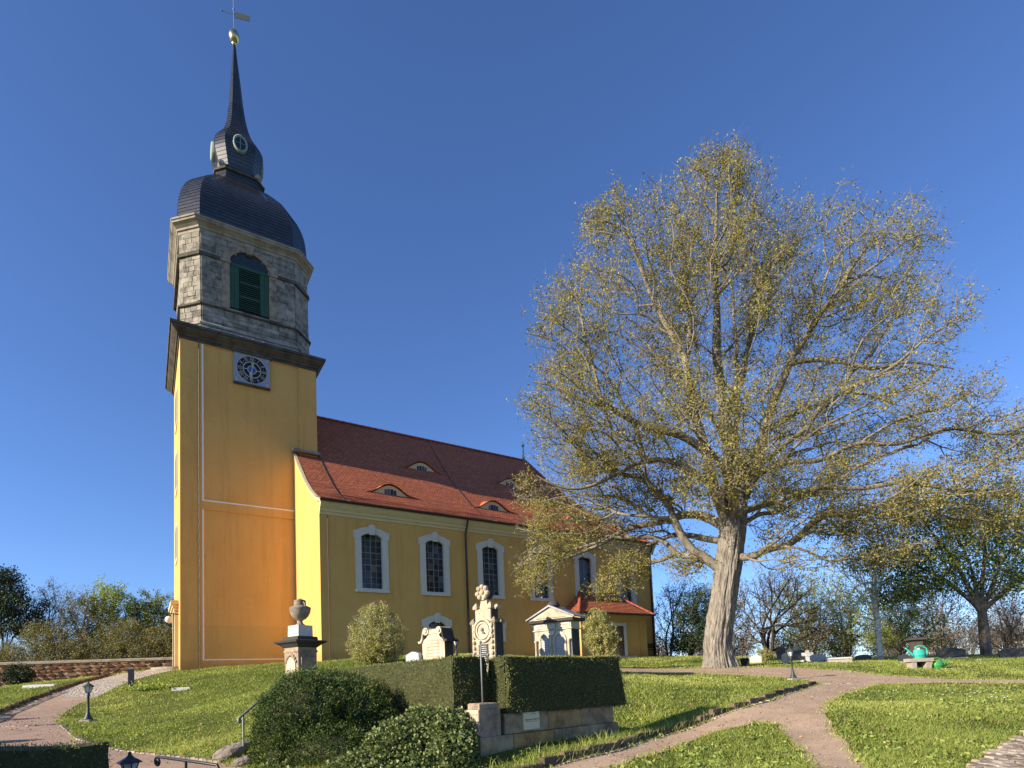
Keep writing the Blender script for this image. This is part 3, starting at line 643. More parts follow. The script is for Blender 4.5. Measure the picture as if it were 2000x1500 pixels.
# --- belfry cornice, dome, lantern bulb, spire
band('belfry_cornice', ((BH - .1, 23.88), (BH + .05, 23.90), (BH + .06, 24.05), (BH + .12, 24.08), (BH + .13, 24.18), (BH + .25, 24.29), (BH + .35, 24.36), (BH + .36, 24.46), (BH + .40, 24.48), (BH + .41, 24.57), (BH - .2, 24.7)), 'tan_stone')
def slate_loft(name, prof, ratio, course=.2, parent=church, cap=True):
    # resample profile into courses with a small lip each
    P = [np.array(p, float) for p in prof]; fine = []
    for i in range(len(P) - 1):
        p0 = P[max(i - 1, 0)]; p1 = P[i]; p2 = P[i + 1]; p3 = P[min(i + 2, len(P) - 1)]
        for t in np.linspace(0, 1, 12, endpoint=False):
            fine.append(.5 * (2 * p1 + (p2 - p0) * t + (2 * p0 - 5 * p1 + 4 * p2 - p3) * t * t + (3 * p1 - p0 - 3 * p2 + p3) * t ** 3))
    fine.append(P[-1]); fine = np.array(fine); d = np.concatenate([[0], np.cumsum(np.linalg.norm(np.diff(fine, axis=0), axis=1))])
    n = max(2, int(d[-1] / course)); S = np.linspace(0, d[-1], n + 1)
    H = np.interp(S, d, fine[:, 0]); Z = np.interp(S, d, fine[:, 1]); m = MB(); uv = []
    for i in range(n):
        lip = .014 if H[i] > .4 else .005
        r0, r1 = octr(H[i] + lip, Z[i], ratio), octr(H[i + 1], Z[i + 1], ratio)
        b = len(m.v); m.v += r0 + r1
        for j in range(8):
            k = (j + 1) % 8; m.f.append((b + j, b + k, b + 8 + k, b + 8 + j))
            L0 = (Vector(r0[k]) - Vector(r0[j])).length; L1 = (Vector(r1[k]) - Vector(r1[j])).length
            uv += [(-L0 / 2 + j * 7.3, S[i]), (L0 / 2 + j * 7.3, S[i]), (L1 / 2 + j * 7.3, S[i + 1]), (-L1 / 2 + j * 7.3, S[i + 1])]
    m.uv = uv; return bp(m, name, 'slate', parent)
slate_loft('dome_roof', ((3.42, 24.62), (3.41, 25.2), (3.34, 26.2), (3.15, 27.0), (2.86, 27.65), (2.5, 28.15), (1.9, 28.85), (1.55, 29.15)), .71)
slate_loft('lantern_base', ((1.6, 29.05), (1.36, 29.4), (1.30, 29.95)), .62, .2)
m = MB(); m.loft([octr(h, z, .62) for h, z in ((1.2, 29.9), (1.40, 29.95), (1.42, 30.05), (1.1, 30.14))]); bp(m, 'lantern_moulding', 'dark_stone')
bulb = slate_loft('spire_roof', ((.98, 30.05), (1.08, 30.6), (1.24, 31.2), (1.34, 31.75), (1.29, 32.25), (1.05, 32.75), (.80, 33.2), (.62, 33.8), (.49, 34.5), (.40, 35.3), (.27, 37.0), (.14, 38.6), (.05, 39.9)), .62, .2)
for sg in (-1, 1):
    for sh in (-1, 1):
        c_ = (CX + lx(30.8) + sg * 1.0, CY + sh * 1.0); m = MB(); m.sq(((.13, 30.1), (.15, 30.2), (.20, 30.25), (.20, 30.38), (.14, 30.42), (.1, 30.6)), c_); bp(m, 'console', 'tan_stone')
def oval(name, i, z, tilt=.12):
    h = 1.36; a, b = face_frame(i, h, z); mid = (a + b) / 2; d = (b - a).normalized(); nrm = Vector((d.y, -d.x, 0)); up = Vector((0, 0, 1)) + nrm * tilt
    T = lambda x, y, zz: mid + d * x + nrm * y + up * zz
    A = np.linspace(0, 2 * pi, 20, endpoint=False); m = MB()
    rings = []
    for r_, y in ((1.2, -.25), (1.2, .08), (1.0, .11), (.88, .05)): rings.append([tuple(T(.34 * r_ * cos(t), y, .46 * r_ * sin(t))) for t in A])
    m.loft(rings, False); f_ = bp(m, 'oval_window', 'verdigris', church, True)
    m = MB(); m.add([tuple(T(.34 * .9 * cos(t), .05, .46 * .9 * sin(t))) for t in A], [tuple(range(20))]); bp(m, 'pane', 'window_glass', f_)
    m = MB(); m.tube([T(-.3, .07, 0), T(.3, .07, 0)], .02, 4); m.tube([T(0, .07, -.4), T(0, .07, .4)], .02, 4); bp(m, 'glazing_bar', 'verdigris', f_)
oval('oval_window', 0, 31.85, .0); oval('oval_window', 6, 31.85, .0); oval('oval_window', 2, 31.85, .0)
sx_ = CX + lx(40)
m = MB(); m.sphere((sx_, CY, 40.25), .31, 20, 14, 1.35); m.lathe(((.1, 39.6), (.15, 39.75), (.12, 39.85)), 10, (sx_, CY)); bp(m, 'gilded_ball', 'gold', church, True)
m = MB(); m.tube([(sx_, CY, 40.6), (sx_ - .03, CY, 42.85)], .028, 6); m.sphere((sx_ - .03, CY, 42.85), .07, 8, 6); m.sphere((sx_ - .02, CY, 42.1), .06, 8, 6); vane = bp(m, 'weather_vane', 'grey_metal')
m = MB(); vd = Vector((.88, -.48, 0))
P_ = lambda a, z: (sx_ + vd.x * a, CY + vd.y * a, z)
m.add([P_(.05, 41.95), P_(.95, 41.75), P_(.95, 41.35), P_(.05, 41.55)] + [(x + .012, y + .02, z) for x, y, z in (P_(.05, 41.95), P_(.95, 41.75), P_(.95, 41.35), P_(.05, 41.55))], [(0, 1, 2, 3), (4, 7, 6, 5), (0, 4, 5, 1), (1, 5, 6, 2), (2, 6, 7, 3), (3, 7, 4, 0)])
m.tube([P_(-.75, 42.0), P_(.05, 41.75)], .02, 5); m.sphere(P_(-.75, 42.0), .05, 8, 6); bp(m, 'vane_flag', 'dark_green_metal', vane)
# --- clock
ck = MB(); ck.box(2.54, 4.38, -.07, .07, 15.79, 17.47); clock = bp(ck, 'clock', 'clock_plate')
m = MB(); m.box(2.44, 4.48, -.16, .07, 17.473, 17.60); bp(m, 'clock_hood', 'dark_stone', clock)
m = MB(); m.box(2.52, 4.40, -.12, .06, 15.70, 15.787); bp(m, 'clock_sill', 'dark_stone', clock)
kx, kz = 3.46, 16.63
def disc(name, r, y, mat, r2=None):
    m = MB(); A = np.linspace(0, 2 * pi, 40, endpoint=False)
    if r2: m.ring_xz([(kx + r * cos(a), kz + r * sin(a)) for a in A], [(kx + r2 * cos(a), kz + r2 * sin(a)) for a in A], y - .012, y)
    else: m.prism_xz([(kx + r * cos(a), kz + r * sin(a)) for a in A], y - .012, y)
    return bp(m, name, mat, clock)
disc('dial', .76, -.068, 'clock_dark'); disc('dial_ring', .80, -.066, 'clock_gold', .755); disc('dial_ring', .475, -.078, 'clock_gold', .43); disc('dial_centre', .21, -.078, 'clock_blue'); disc('dial_ring', .24, -.0785, 'clock_gold', .2)
for k in range(4):
    a = k * pi / 2 + .0; m = MB()
    if k % 2 == 0: m.box(kx + (.23 if k == 0 else -.44), kx + (.44 if k == 0 else -.23), -.088, -.079, kz - .02, kz + .02)
    else: m.box(kx - .02, kx + .02, -.088, -.079, kz + (.23 if k == 1 else -.44), kz + (.44 if k == 1 else -.23))
    bp(m, 'dial_spoke', 'clock_gold', clock)
for k, s_ in enumerate(['XII', 'I', 'II', 'III', 'IV', 'V', 'VI', 'VII', 'VIII', 'IX', 'X', 'XI']):
    a = k * pi / 6; M_ = rot_xz(kx + .612 * sin(a), -.084, kz + .612 * cos(a), a) @ Matrix.Diagonal((.62, 1.0, 1, 1))
    text('numeral', s_, .33, 'clock_gold', clock, M_)
    b = a + pi / 12; m = MB(); m.lathe(((.018, -.003), (.018, .003)), 6); m.xf(Matrix.Translation((kx + .61 * sin(b), -.083, kz + .61 * cos(b))) @ Matrix.Rotation(pi / 2, 4, 'X')); bp(m, 'minute_dot', 'clock_gold', clock)
for s_, x_, z_ in (('1', -.78, .70), ('7', .78, .70), ('5', -.78, -.70), ('8', .78, -.70)): text('year_digit', s_, .24, 'white_trim', clock, rot_xz(kx + x_, -.072, kz + z_))
def hand(name, ang, L, wt, tail, y):
    m = MB(); m.prism_xz([(-.015, -.02), (-wt, L * .72), (0, L), (wt, L * .72), (.015, -.02), (.075, -tail), (-.075, -tail)], y - .01, y); m.xf(Matrix.Translation((kx, 0, kz)) @ Matrix.Rotation(ang, 4, 'Y')); bp(m, name, 'clock_gold', clock)
hand('minute_hand', radians(186), .72, .045, .40, -.105); hand('hour_hand', radians(-166 + 360), .44, .085, .22, -.12)

# --- nave
NX0, NX1, NY0, NY1, EZ = 5.62, 28.3, -5.4, 12.4, 7.9
WC = [8.2, 11.7, 15.2, 18.75, 22.25, 25.75]
holes = [(c - .6, c + .6, 3.72, 6.62) for c in WC] + [(c - .52, c + .52, 1.22, 2.28) for c in (8.3, 11.7, 15.2, 18.75)]
m = MB()
xs = sorted(set([NX0, NX1] + [h[0] for h in holes] + [h[1] for h in holes])); zs = sorted(set([-.8, 7.4] + [h[2] for h in holes] + [h[3] for h in holes]))
for i in range(len(xs) - 1):
    for j in range(len(zs) - 1):
        cx, cz = (xs[i] + xs[i + 1]) / 2, (zs[j] + zs[j + 1]) / 2
        if any(h[0] < cx < h[1] and h[2] < cz < h[3] for h in holes): continue
        m.add([(xs[i], NY0, zs[j]), (xs[i + 1], NY0, zs[j]), (xs[i + 1], NY0, zs[j + 1]), (xs[i], NY0, zs[j + 1])], [(0, 1, 2, 3)])
for h in holes:
    a, b, c, d = h; y0_, y1_ = NY0, NY0 + .35
    m.add([(a, y0_, c), (b, y0_, c), (b, y0_, d), (a, y0_, d), (a, y1_, c), (b, y1_, c), (b, y1_, d), (a, y1_, d)], [(0, 4, 5, 1), (1, 5, 6, 2), (2, 6, 7, 3), (3, 7, 4, 0)])
m.box(NX0 + .001, NX1, NY0 + .36, NY1, -.8, 7.9)
m.add([(NX1, NY0, -.8), (NX1, NY0 + .36, -.8), (NX1, NY0 + .36, 7.4), (NX1, NY0, 7.4)], [(0, 1, 2, 3)])
# roof profile from eave to ridge (distance in from wall, height)
RP = [(-.32, 7.98), (.6, 8.35), (1.6, 8.95), (2.8, 9.85), (4.1, 11.05), (5.4, 12.3), (7.1, 14.2), (8.9, 16.4)]
def rz_at(d):
    return float(np.interp(d, [p[0] for p in RP], [p[1] for p in RP]))
gab = [(NY0, -.8), (NY0, 7.85)] + [(NY0 + d, z - .06) for d, z in RP[1:]]
gab2 = gab + [(NY1 + NY0 - y, z) for y, z in reversed(gab[:-1])]
m.add([(NX0, y, z) for y, z in gab2], [tuple(reversed(range(len(gab2))))])
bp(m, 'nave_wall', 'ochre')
m = MB(); m.box(NX0 + .35, NX0 + .42, NY0 - .02, NY0 + .1, -.6, 7.4)
pts = [(NX0 + .38 + .008 * sin(i * 1.7), NY0 - .02, 7.4 - i * .3) for i in range(26)]; bp(MB().tube(pts, .016, 5), 'lightning_cable', 'copper_pipe')
# eaves cornice (front, returning a little on the west)
m = MB(); pf = [(0, 7.28), (.05, 7.30), (.06, 7.42), (.12, 7.46), (.13, 7.56), (.22, 7.66), (.30, 7.78), (.31, 7.90), (0, 7.93)]
m.loft([[(x, NY0 - y if True else 0, z) for y, z in pf] for x in (NX0 - .004, NX1 + .2)]); bp(m, 'eaves_cornice', 'cream_trim')
# verge of the west gable
m = MB(); m.loft([[(x, NY0 + d, z + dz) for x, dz in ((NX0 - .03, -.14), (NX0 + .12, -.14), (NX0 + .12, .03), (NX0 - .03, .03))] for d, z in [(-.3, 7.98)] + RP[1:6]]); bp(m, 'verge', 'cream_trim')
m = MB(); m.box(NX0 - .1, 7.05, -.30, -.004, 12.36, 12.52); bp(m, 'gable_cap', 'tan_stone')
# roof in courses
S = [0]; 
for a, b in zip(RP[:-1], RP[1:]): S.append(S[-1] + sqrt((b[0] - a[0]) ** 2 + (b[1] - a[1]) ** 2))
n = int(S[-1] / .165); ss = np.linspace(0, S[-1], n + 1); D = np.interp(ss, S, [p[0] for p in RP]); Z = np.interp(ss, S, [p[1] for p in RP])
m = MB(); uv = []; RXE, RXR = NX1 + .34, 24.1
for i in range(n):
    fr0, fr1 = D[i] + .32, D[i + 1] + .32; e0, e1 = RXE - (RXE - RXR) * fr0 / 9.22, RXE - (RXE - RXR) * fr1 / 9.22
    NS = 34
    wv = lambda x, q: .022 * mnoise.noise((x * .7, q * .06, 2)) + .010 * mnoise.noise((x * 3.1, q * .9, 5))
    A_ = [(NX0 - .05 + (e0 - NX0 + .05) * k / NS, NY0 + D[i], Z[i] + .024) for k in range(NS + 1)]; B_ = [(NX0 - .05 + (e1 - NX0 + .05) * k / NS, NY0 + D[i + 1], Z[i + 1]) for k in range(NS + 1)]
    A_ = [(x, y, z + wv(x, i) + .006 * random.uniform(-1, 1)) for x, y, z in A_]; B_ = [(x, y, z + wv(x, i + 1)) for x, y, z in B_]
    A_ += [(e0, NY1 - D[i], Z[i] + .022), (NX0 - .05, NY1 - D[i], Z[i] + .022)]; B_ += [(e1, NY1 - D[i + 1], Z[i + 1]), (NX0 - .05, NY1 - D[i + 1], Z[i + 1])]
    nn = len(A_); b = len(m.v); m.v += A_ + B_ + [(x, y, z - .06) for x, y, z in A_]
    for j in range(nn - 1):
        c = [A_[j], A_[j + 1], B_[j + 1], B_[j]]; k = 1 if j == NS else 0; v0, v1 = i * .165, (i + 1) * .165
        m.f.append((b + j, b + j + 1, b + nn + 1 + j, b + nn + j)); uv += [(c[0][k], v0), (c[1][k], v0), (c[2][k], v1), (c[3][k], v1)]
        m.f.append((b + 2 * nn + j, b + 2 * nn + j + 1, b + j + 1, b + j)); uv += [(0, 0)] * 4
m.uv = uv; roof = bp(m, 'nave_roof', 'roof_tile')
# ridge and hip tiles
def ridge(a, b, parent, r=.13, st=.42):
    a, b = Vector(a), Vector(b); L = (b - a).length; n = int(L / st); d = (b - a) / n
    q = d.to_track_quat('X', 'Z')
    key = ('ridge', r)
    if key not in UNIT:
        mm = MB(); mm.loft([[(x, rr * cos(t), rr * sin(t) * .9 - .03) for t in np.linspace(-.2, pi + .2, 7)] for x, rr in ((-.5, r * 1.08), (.55, r * .9))]); UNIT[key] = mm.mesh('ridge_tile', 'roof_plain')
    for i in range(n):
        o = mobj('ridge_tile', UNIT[key], parent); o.matrix_local = Matrix.Translation(a + d * (i + .5)) @ q.to_matrix().to_4x4() @ Matrix.Diagonal((d.length, 1, 1, 1))
simple('roof_plain', (.30, .07, .042), (.40, .10, .055), 6, .8, .4, 30, stain=(.15, .04, .03, 1), samt=.5)
ridge((6.9, CY, 16.42), (RXR, CY, 16.42), roof)
for k in range(len(RP) - 1):
    f0, f1 = (RP[k][0] + .32) / 9.22, (RP[k + 1][0] + .32) / 9.22
    ridge((RXE - (RXE - RXR) * f0, NY0 + RP[k][0], RP[k][1] + .03), (RXE - (RXE - RXR) * f1, NY0 + RP[k + 1][0], RP[k + 1][1] + .03), roof)
m = MB(); m.lathe(((.16, 16.3), (.10, 16.7), (.05, 17.2), (.03, 17.5)), 8, (RXR - .15, CY)); m.sphere((RXR - .15, CY, 17.62), .13, 10, 8); m.tube([(RXR - .15, CY, 17.7), (RXR - .15, CY, 18.0)], .02, 5); bp(m, 'finial', 'verdigris', church, True)
# gutter and downpipes
m = MB(); m.loft([[(x, NY0 - .40 + .09 * cos(t), 7.97 + .09 * sin(t)) for t in np.linspace(pi, 2 * pi, 7)] + [(x, NY0 - .40 + .075 * cos(t), 7.98 + .075 * sin(t)) for t in np.linspace(2 * pi, pi, 7)] for x in (NX0 - .05, NX1 + .35)]); bp(m, 'gutter', 'gutter')
for x_ in (13.6, 28.05):
    y_ = NY0
    m = MB().tube([(x_, y_ - .40, 7.9), (x_, y_ - .40, 7.75), (x_ - .02, y_ - .30, 7.45), (x_, y_ - .1, 7.15), (x_, y_ - .09, 6.8), (x_, y_ - .09, -.5)], .06, 8); pp = bp(m, 'downpipe', 'gutter', church, True)
    m = MB().tube([(x_, y_ - .09, 2.9), (x_, y_ - .09, -.5)], .068, 8); bp(m, 'downpipe_foot', 'copper_pipe' if x_ < 20 else 'gutter', pp, True)
    for z_ in (1.5, 4.2, 6.4): bp(MB().tube([(x_, y_ - .09, z_), (x_, y_ - .09, z_ + .06)], .078, 8), 'bracket', 'gutter', pp)
# windows
def arch_pts(c, hw, z0, z1, rise, n=9):
    t = np.linspace(-1, 1, n); return [(c - hw, z0), (c + hw, z0)] + [(c - hw * x, z1 - rise + rise * (1 - x * x)) for x in t]
def nave_window(c, z0, z1, hw_o, hw_i, rows, cols, zs_, key=True):
    o_ = arch_pts(c, hw_o, z0, z1, .26); i_ = arch_pts(c, hw_i, z0 + zs_, z1 - .32, .2); m = MB(); m.ring_xz(o_, i_, NY0 - .075, NY0 + .12)
    for sg in (-1, 1):   # ears at the springing
        m.box(c + sg * (hw_o + .03) - .045, c + sg * (hw_o + .03) + .045, NY0 - .08, NY0 + .1, z1 - .62, z1 - .24)
    W_ = bp(m, 'window', 'white_trim')
    if key: m = MB(); m.prism_xz([(c - .13, z1 - .42), (c + .13, z1 - .42), (c + .2, z1 - .02), (c + .12, z1 + .08), (c, z1 + .13), (c - .12, z1 + .08), (c - .2, z1 - .02)], NY0 - .15, NY0 - .07); bp(m, 'keystone', 'white_trim', W_)
    m = MB(); m.box(c - hw_o - .02, c + hw_o + .02, NY0 - .11, NY0 - .072, z0 - .01, z0 + .12); bp(m, 'sill', 'white_trim', W_)
    yb = NY0 + .2; gx0, gx1, gz0, gz1 = c - hw_i - .03, c + hw_i + .03, z0 + zs_ - .03, z1 - .33
    m = MB(); cw = (gx1 - gx0) / cols; rh = (gz1 - gz0) / rows
    for k in range(cols + 1): t_ = .028 if k in (0, cols) else (.022 if k == cols // 2 else .010); m.box(gx0 + k * cw - t_, gx0 + k * cw + t_, yb - .02, yb + .03, gz0, gz1)
    for k in range(rows + 1): t_ = .028 if k in (0, rows) else (.02 if k in (rows // 2, rows * 3 // 4) else .009); m.box(gx0, gx1, yb - .021, yb + .029, gz0 + k * rh - t_, gz0 + k * rh + t_)
    bp(m, 'glazing_bars', 'grey_paint', W_)
    for a in range(cols):
        for b in range(rows):
            o = mobj('pane', PANE, W_); o.location = (gx0 + (a + .5) * cw, yb + .004, gz0 + (b + .5) * rh); o.scale = (cw, 1, rh)
            o.rotation_euler = (random.gauss(0, .012), 0, random.gauss(0, .012))
simple('grey_paint', (.20, .21, .21), (.26, .27, .27), 3, .6, 0)
PANE = MB().add([(-.5, 0, -.5), (.5, 0, -.5), (.5, 0, .5), (-.5, 0, .5)], [(0, 1, 2, 3)]).mesh('pane', 'window_glass')
for c in WC: nave_window(c, 3.56, 6.92, .86, .545, 9, 4, .19)
for c in (8.3, 11.7, 15.2, 18.75): nave_window(c, 1.08, 2.5, .80, .50, 3, 4, .16)
# eyebrow dormers
def eyebrow(c, zc, hw=1.45, rise=.62):
    d0 = float(np.interp(zc, [p[1] for p in RP], [p[0] for p in RP])); y0 = NY0 + d0; T = np.linspace(-1, 1, 25); K = 6
    slope = (rz_at(d0 + .5) - rz_at(d0)) / .5; m = MB(); uv = []; back = .22
    V = []
    for t in T:
        L = rise * cos(pi * t / 2) ** 2; dy = L / (slope - back)
        V.append([(c + t * hw, y0 + dy * k / K - .05 * (1 - k / K), zc + L + back * dy * k / K + .03 + .015 * (k == 0)) for k in range(K + 1)])
        # glue the tail on the true roof
        x, y, z = V[-1][-1]; V[-1][-1] = (x, y, rz_at(y - NY0) + .015)
    for row in V: m.v += row
    for i in range(len(T) - 1):
        for k in range(K):
            a = i * (K + 1) + k; m.f.append((a, a + K + 1, a + K + 2, a + 1)); uv += [(V[i][k][0], k * .165 + .01), (V[i + 1][k][0], k * .165 + .01), (V[i + 1][k + 1][0], (k + 1) * .165), (V[i][k + 1][0], (k + 1) * .165)]
    m.uv = uv; D_ = bp(m, 'dormer', 'roof_tile', church, True)
    m = MB(); top = [(c + t * hw * .98, zc + rise * cos(pi * t / 2) ** 2 - .01) for t in T]
    m.add([(x, y0 + .10, z) for x, z in top] + [(x, y0 + .10, zc - .02) for x, z in top], [(i + 25, i + 26, i + 1, i) for i in range(24)]); bp(m, 'dormer_front', 'cream_trim', D_)
    for k in range(4):
        m = MB(); xx = c - .36 + k * .185; m.box(xx, xx + .15, y0 + .075, y0 + .095, zc + .06, zc + .34 + (.05 if k in (1, 2) else 0)); bp(m, 'pane', 'window_glass', D_)
    m = MB(); m.box(c - .41, c + .41, y0 + .07, y0 + .09, zc + .01, zc + .055); m.box(c - .41, c - .37, y0 + .07, y0 + .09, zc + .05, zc + .36); m.box(c + .37, c + .41, y0 + .07, y0 + .09, zc + .05, zc + .36); bp(m, 'frame', 'white_trim', D_)
for c, z in ((10.3, 9.66), (17.15, 9.66), (24.0, 9.66), (13.75, 12.75), (20.6, 12.75)): eyebrow(c, z)
for c in (7.05,):
    bp(MB().tube([(c, NY0 + RP[k][0], RP[k][1] + .05) for k in range(0, 6)], .02, 4), 'lightning_cable', 'gutter', roof)
bp(MB().tube([(15.6, NY0 + RP[k][0], RP[k][1] + .05) for k in range(0, 8)], .02, 4), 'lightning_cable', 'gutter', roof)
# --- vestry at the east end of the side wall
VX0, VX1, VY = 20.0, 25.4, -7.4
m = MB(); m.box(VX0, VX1, VY + .05, NY0, -.8, 2.5); m.box(VX0 - .0, VX0 + .25, VY, NY0 - .01, -.8, 2.5); m.box(VX0 + .251, VX1, VY, VY + .2, 2.25, 2.499); m.box(VX1 - .55, VX1 - .001, VY + .0, VY + .2, -.8, 2.249); m.box(22.2, 23.3, VY, VY + .2, -.8, 2.249); bp(m, 'vestry_wall', 'ochre')
m = MB(); m.ring_xz([(22.2, 0.0), (23.6, 0.0), (23.6, 2.1), (22.2, 2.1)], [(22.4, 0.0), (23.4, 0.0), (23.4, 1.92), (22.4, 1.92)], VY - .06, VY + .05); ds = bp(m, 'doorway', 'white_trim'); m = MB(); m.box(22.38, 23.42, VY - .01, VY + .03, 0, 1.95); bp(m, 'door', 'timber', ds)
for k in range(2): m = MB(); m.box(21.6 - .4 * k + .3, 24.1 + .5 * k, VY - .4 - .35 * k, VY - .02, -.6, .06 - .14 * k); bp(m, 'step', 'concrete')
m = MB(); m.box(VX0 - .06, VX1 + .06, VY - .06, NY0 - .01, 2.502, 2.62); bp(m, 'vestry_cornice', 'cream_trim')
e = .38; ra, rb, rzz = 21.75, 24.3, 4.35; N_ = 14; m = MB(); uv = []
for i in range(N_):
    f0, f1 = i / N_, (i + 1) / N_; g = lambda f: f ** 1.0
    def ringv(f, l): 
        z = 2.62 + (rzz - 2.62) * (f * .72 + .28 * f * f) + l
        return [(VX0 - e + (ra - VX0 + e) * f, NY0, z), (VX0 - e + (ra - VX0 + e) * f, VY - e + (NY0 - VY + e) * f, z), (VX1 + e + (rb - VX1 - e) * f, VY - e + (NY0 - VY + e) * f, z), (VX1 + e + (rb - VX1 - e) * f, NY0, z)]
    A_, B_ = ringv(f0, .03), ringv(f1, 0); b = len(m.v); m.v += A_ + B_
    for j in range(3):
        m.f.append((b + j, b + j + 1, b + 5 + j, b + 4 + j)); c = [A_[j], A_[j + 1], B_[j + 1], B_[j]]; k = 0 if j == 1 else 1
        uv += [(c[0][k], i * .165), (c[1][k], i * .165), (c[2][k], (i + 1) * .165), (c[3][k], (i + 1) * .165)]
m.uv = uv; vr = bp(m, 'vestry_roof', 'roof_tile')
ridge((VX0 - e, VY - e, 2.66), (ra, NY0, rzz + .02), vr, .1, .34); ridge((VX1 + e, VY - e, 2.66), (rb, NY0, rzz + .02), vr, .1, .34)
m = MB().tube([(VX0 - e - .02, VY - e - .05, 2.62), (VX1 + e + .02, VY - e - .05, 2.62)], .06, 8); bp(m, 'gutter', 'gutter')

# ================================================================== boundary wall (left)
wl, wr = at(-120, 1285, 36.0), at(345, 1284, 38.5); wtop = 4.32
wd_ = Vector((wr[0] - wl[0], wr[1] - wl[1], 0)); WL_ = wd_.length; wang = atan2(wd_.y, wd_.x)
wall = thing('stone_wall', 'long brown rubble stone wall with pale coping left of the tower', 'wall', (wl[0], wl[1], 0), wang)
m = MB(); m.box(0, WL_, .0, .5, 1.2, wtop - .16); m.build('wall_core', 'mortar', wall)
m = MB(); x = 0
while x < WL_:
    l = random.uniform(1.0, 1.5); m = MB(); m.loft([[(a, -.09, wtop - .17), (a, .59, wtop - .17), (a, .59, wtop - .06), (a, .25, wtop + .03), (a, -.09, wtop - .06)] for a in (x, min(x + l - .012, WL_))]); m.build('coping_stone', 'coping', wall); x += l
RUB = []
for k in range(8):
    mm = MB(); A = np.linspace(0, 2 * pi, 9, endpoint=False); ra = [random.uniform(.38, .52) for _ in A]
    sup = lambda t: (abs(cos(t)) ** 2.6 + abs(sin(t)) ** 2.6) ** (-1 / 2.6)
    mm.loft([[(r_ * s_ * sup(t) * cos(t), y, r_ * s_ * sup(t) * sin(t)) for t, r_ in zip(A, ra)] for s_, y in ((1.0, .3), (1.0, -.2), (.8, -.5))]); RUB.append(mm.mesh('stone', 'rubble'))
z = wtop - .2; cnt = 0
rows = []
while z > 2.0: h_ = random.uniform(.13, .27); rows.append((z - h_, h_)); z -= h_ + .012
for z0, h_ in rows:
    x = WL_ * .22 + random.uniform(0, .3)
    while x < WL_ and cnt < 300:
        l = random.uniform(.25, .75) * (1.3 if h_ > .2 else .9)
        wx_ = wl[0] + wd_.x * (x / WL_); wy_ = wl[1] + wd_.y * (x / WL_)
        if z0 + h_ > tz(wx_, wy_) - .1:
            o = mobj('stone', random.choice(RUB), wall); o.location = (x + l / 2, -.01, z0 + h_ / 2); o.scale = (l * .98, .1 + random.uniform(0, .05), h_ * 1.0); o.rotation_euler = (0, random.uniform(-.06, .06), random.choice((0, pi)) * 0); cnt += 1
        x += l + random.uniform(.0, .05)

# ================================================================== trees
def skel(init, par, pts, bf=.3):
    pts = np.asarray(pts, float); N = len(pts); pos = [np.array(p, float) for p in init]; par = list(par); path = []
    for i, p in enumerate(pos): path.append(0 if par[i] < 0 else path[par[i]] + np.linalg.norm(p - pos[par[i]]))
    best = np.full(N, 1e9); src = np.zeros(N, int)
    for i, p in enumerate(pos):
        if par[i] < 0: continue
        c = np.linalg.norm(pts - p, axis=1) + bf * path[i]; u_ = c < best; best[u_] = c[u_]; src[u_] = i
    for _ in range(N):
        i = int(best.argmin()); q = src[i]; d = np.linalg.norm(pts[i] - pos[q]); k = len(pos)
        pos.append(pts[i]); par.append(q); path.append(path[q] + d); best[i] = 1e9 + 1
        dd = pts - pts[i]; c = np.sqrt((dd * dd).sum(1)) + bf * path[k]; u_ = (c < best) & (best < 1e9); best[u_] = c[u_]; src[u_] = k
    return np.array(pos), np.array(par)
def radii(pos, par, r_tip, ex, init_r=None):
    n = len(pos); tips = np.zeros(n); ch = [[] for _ in range(n)]
    for i in range(n - 1, -1, -1):
        if not ch[i]: tips[i] = 1
        else: tips[i] = sum(tips[c] for c in ch[i])
        if par[i] >= 0: ch[par[i]].append(i)
    r = r_tip * tips ** (1 / ex)
    if init_r is not None: r[:len(init_r)] = np.maximum(r[:len(init_r)] * .0 + np.array(init_r), 0)
    for i in range(n):
        if par[i] >= 0: r[i] = min(r[i], r[par[i]])
    return r, ch, tips
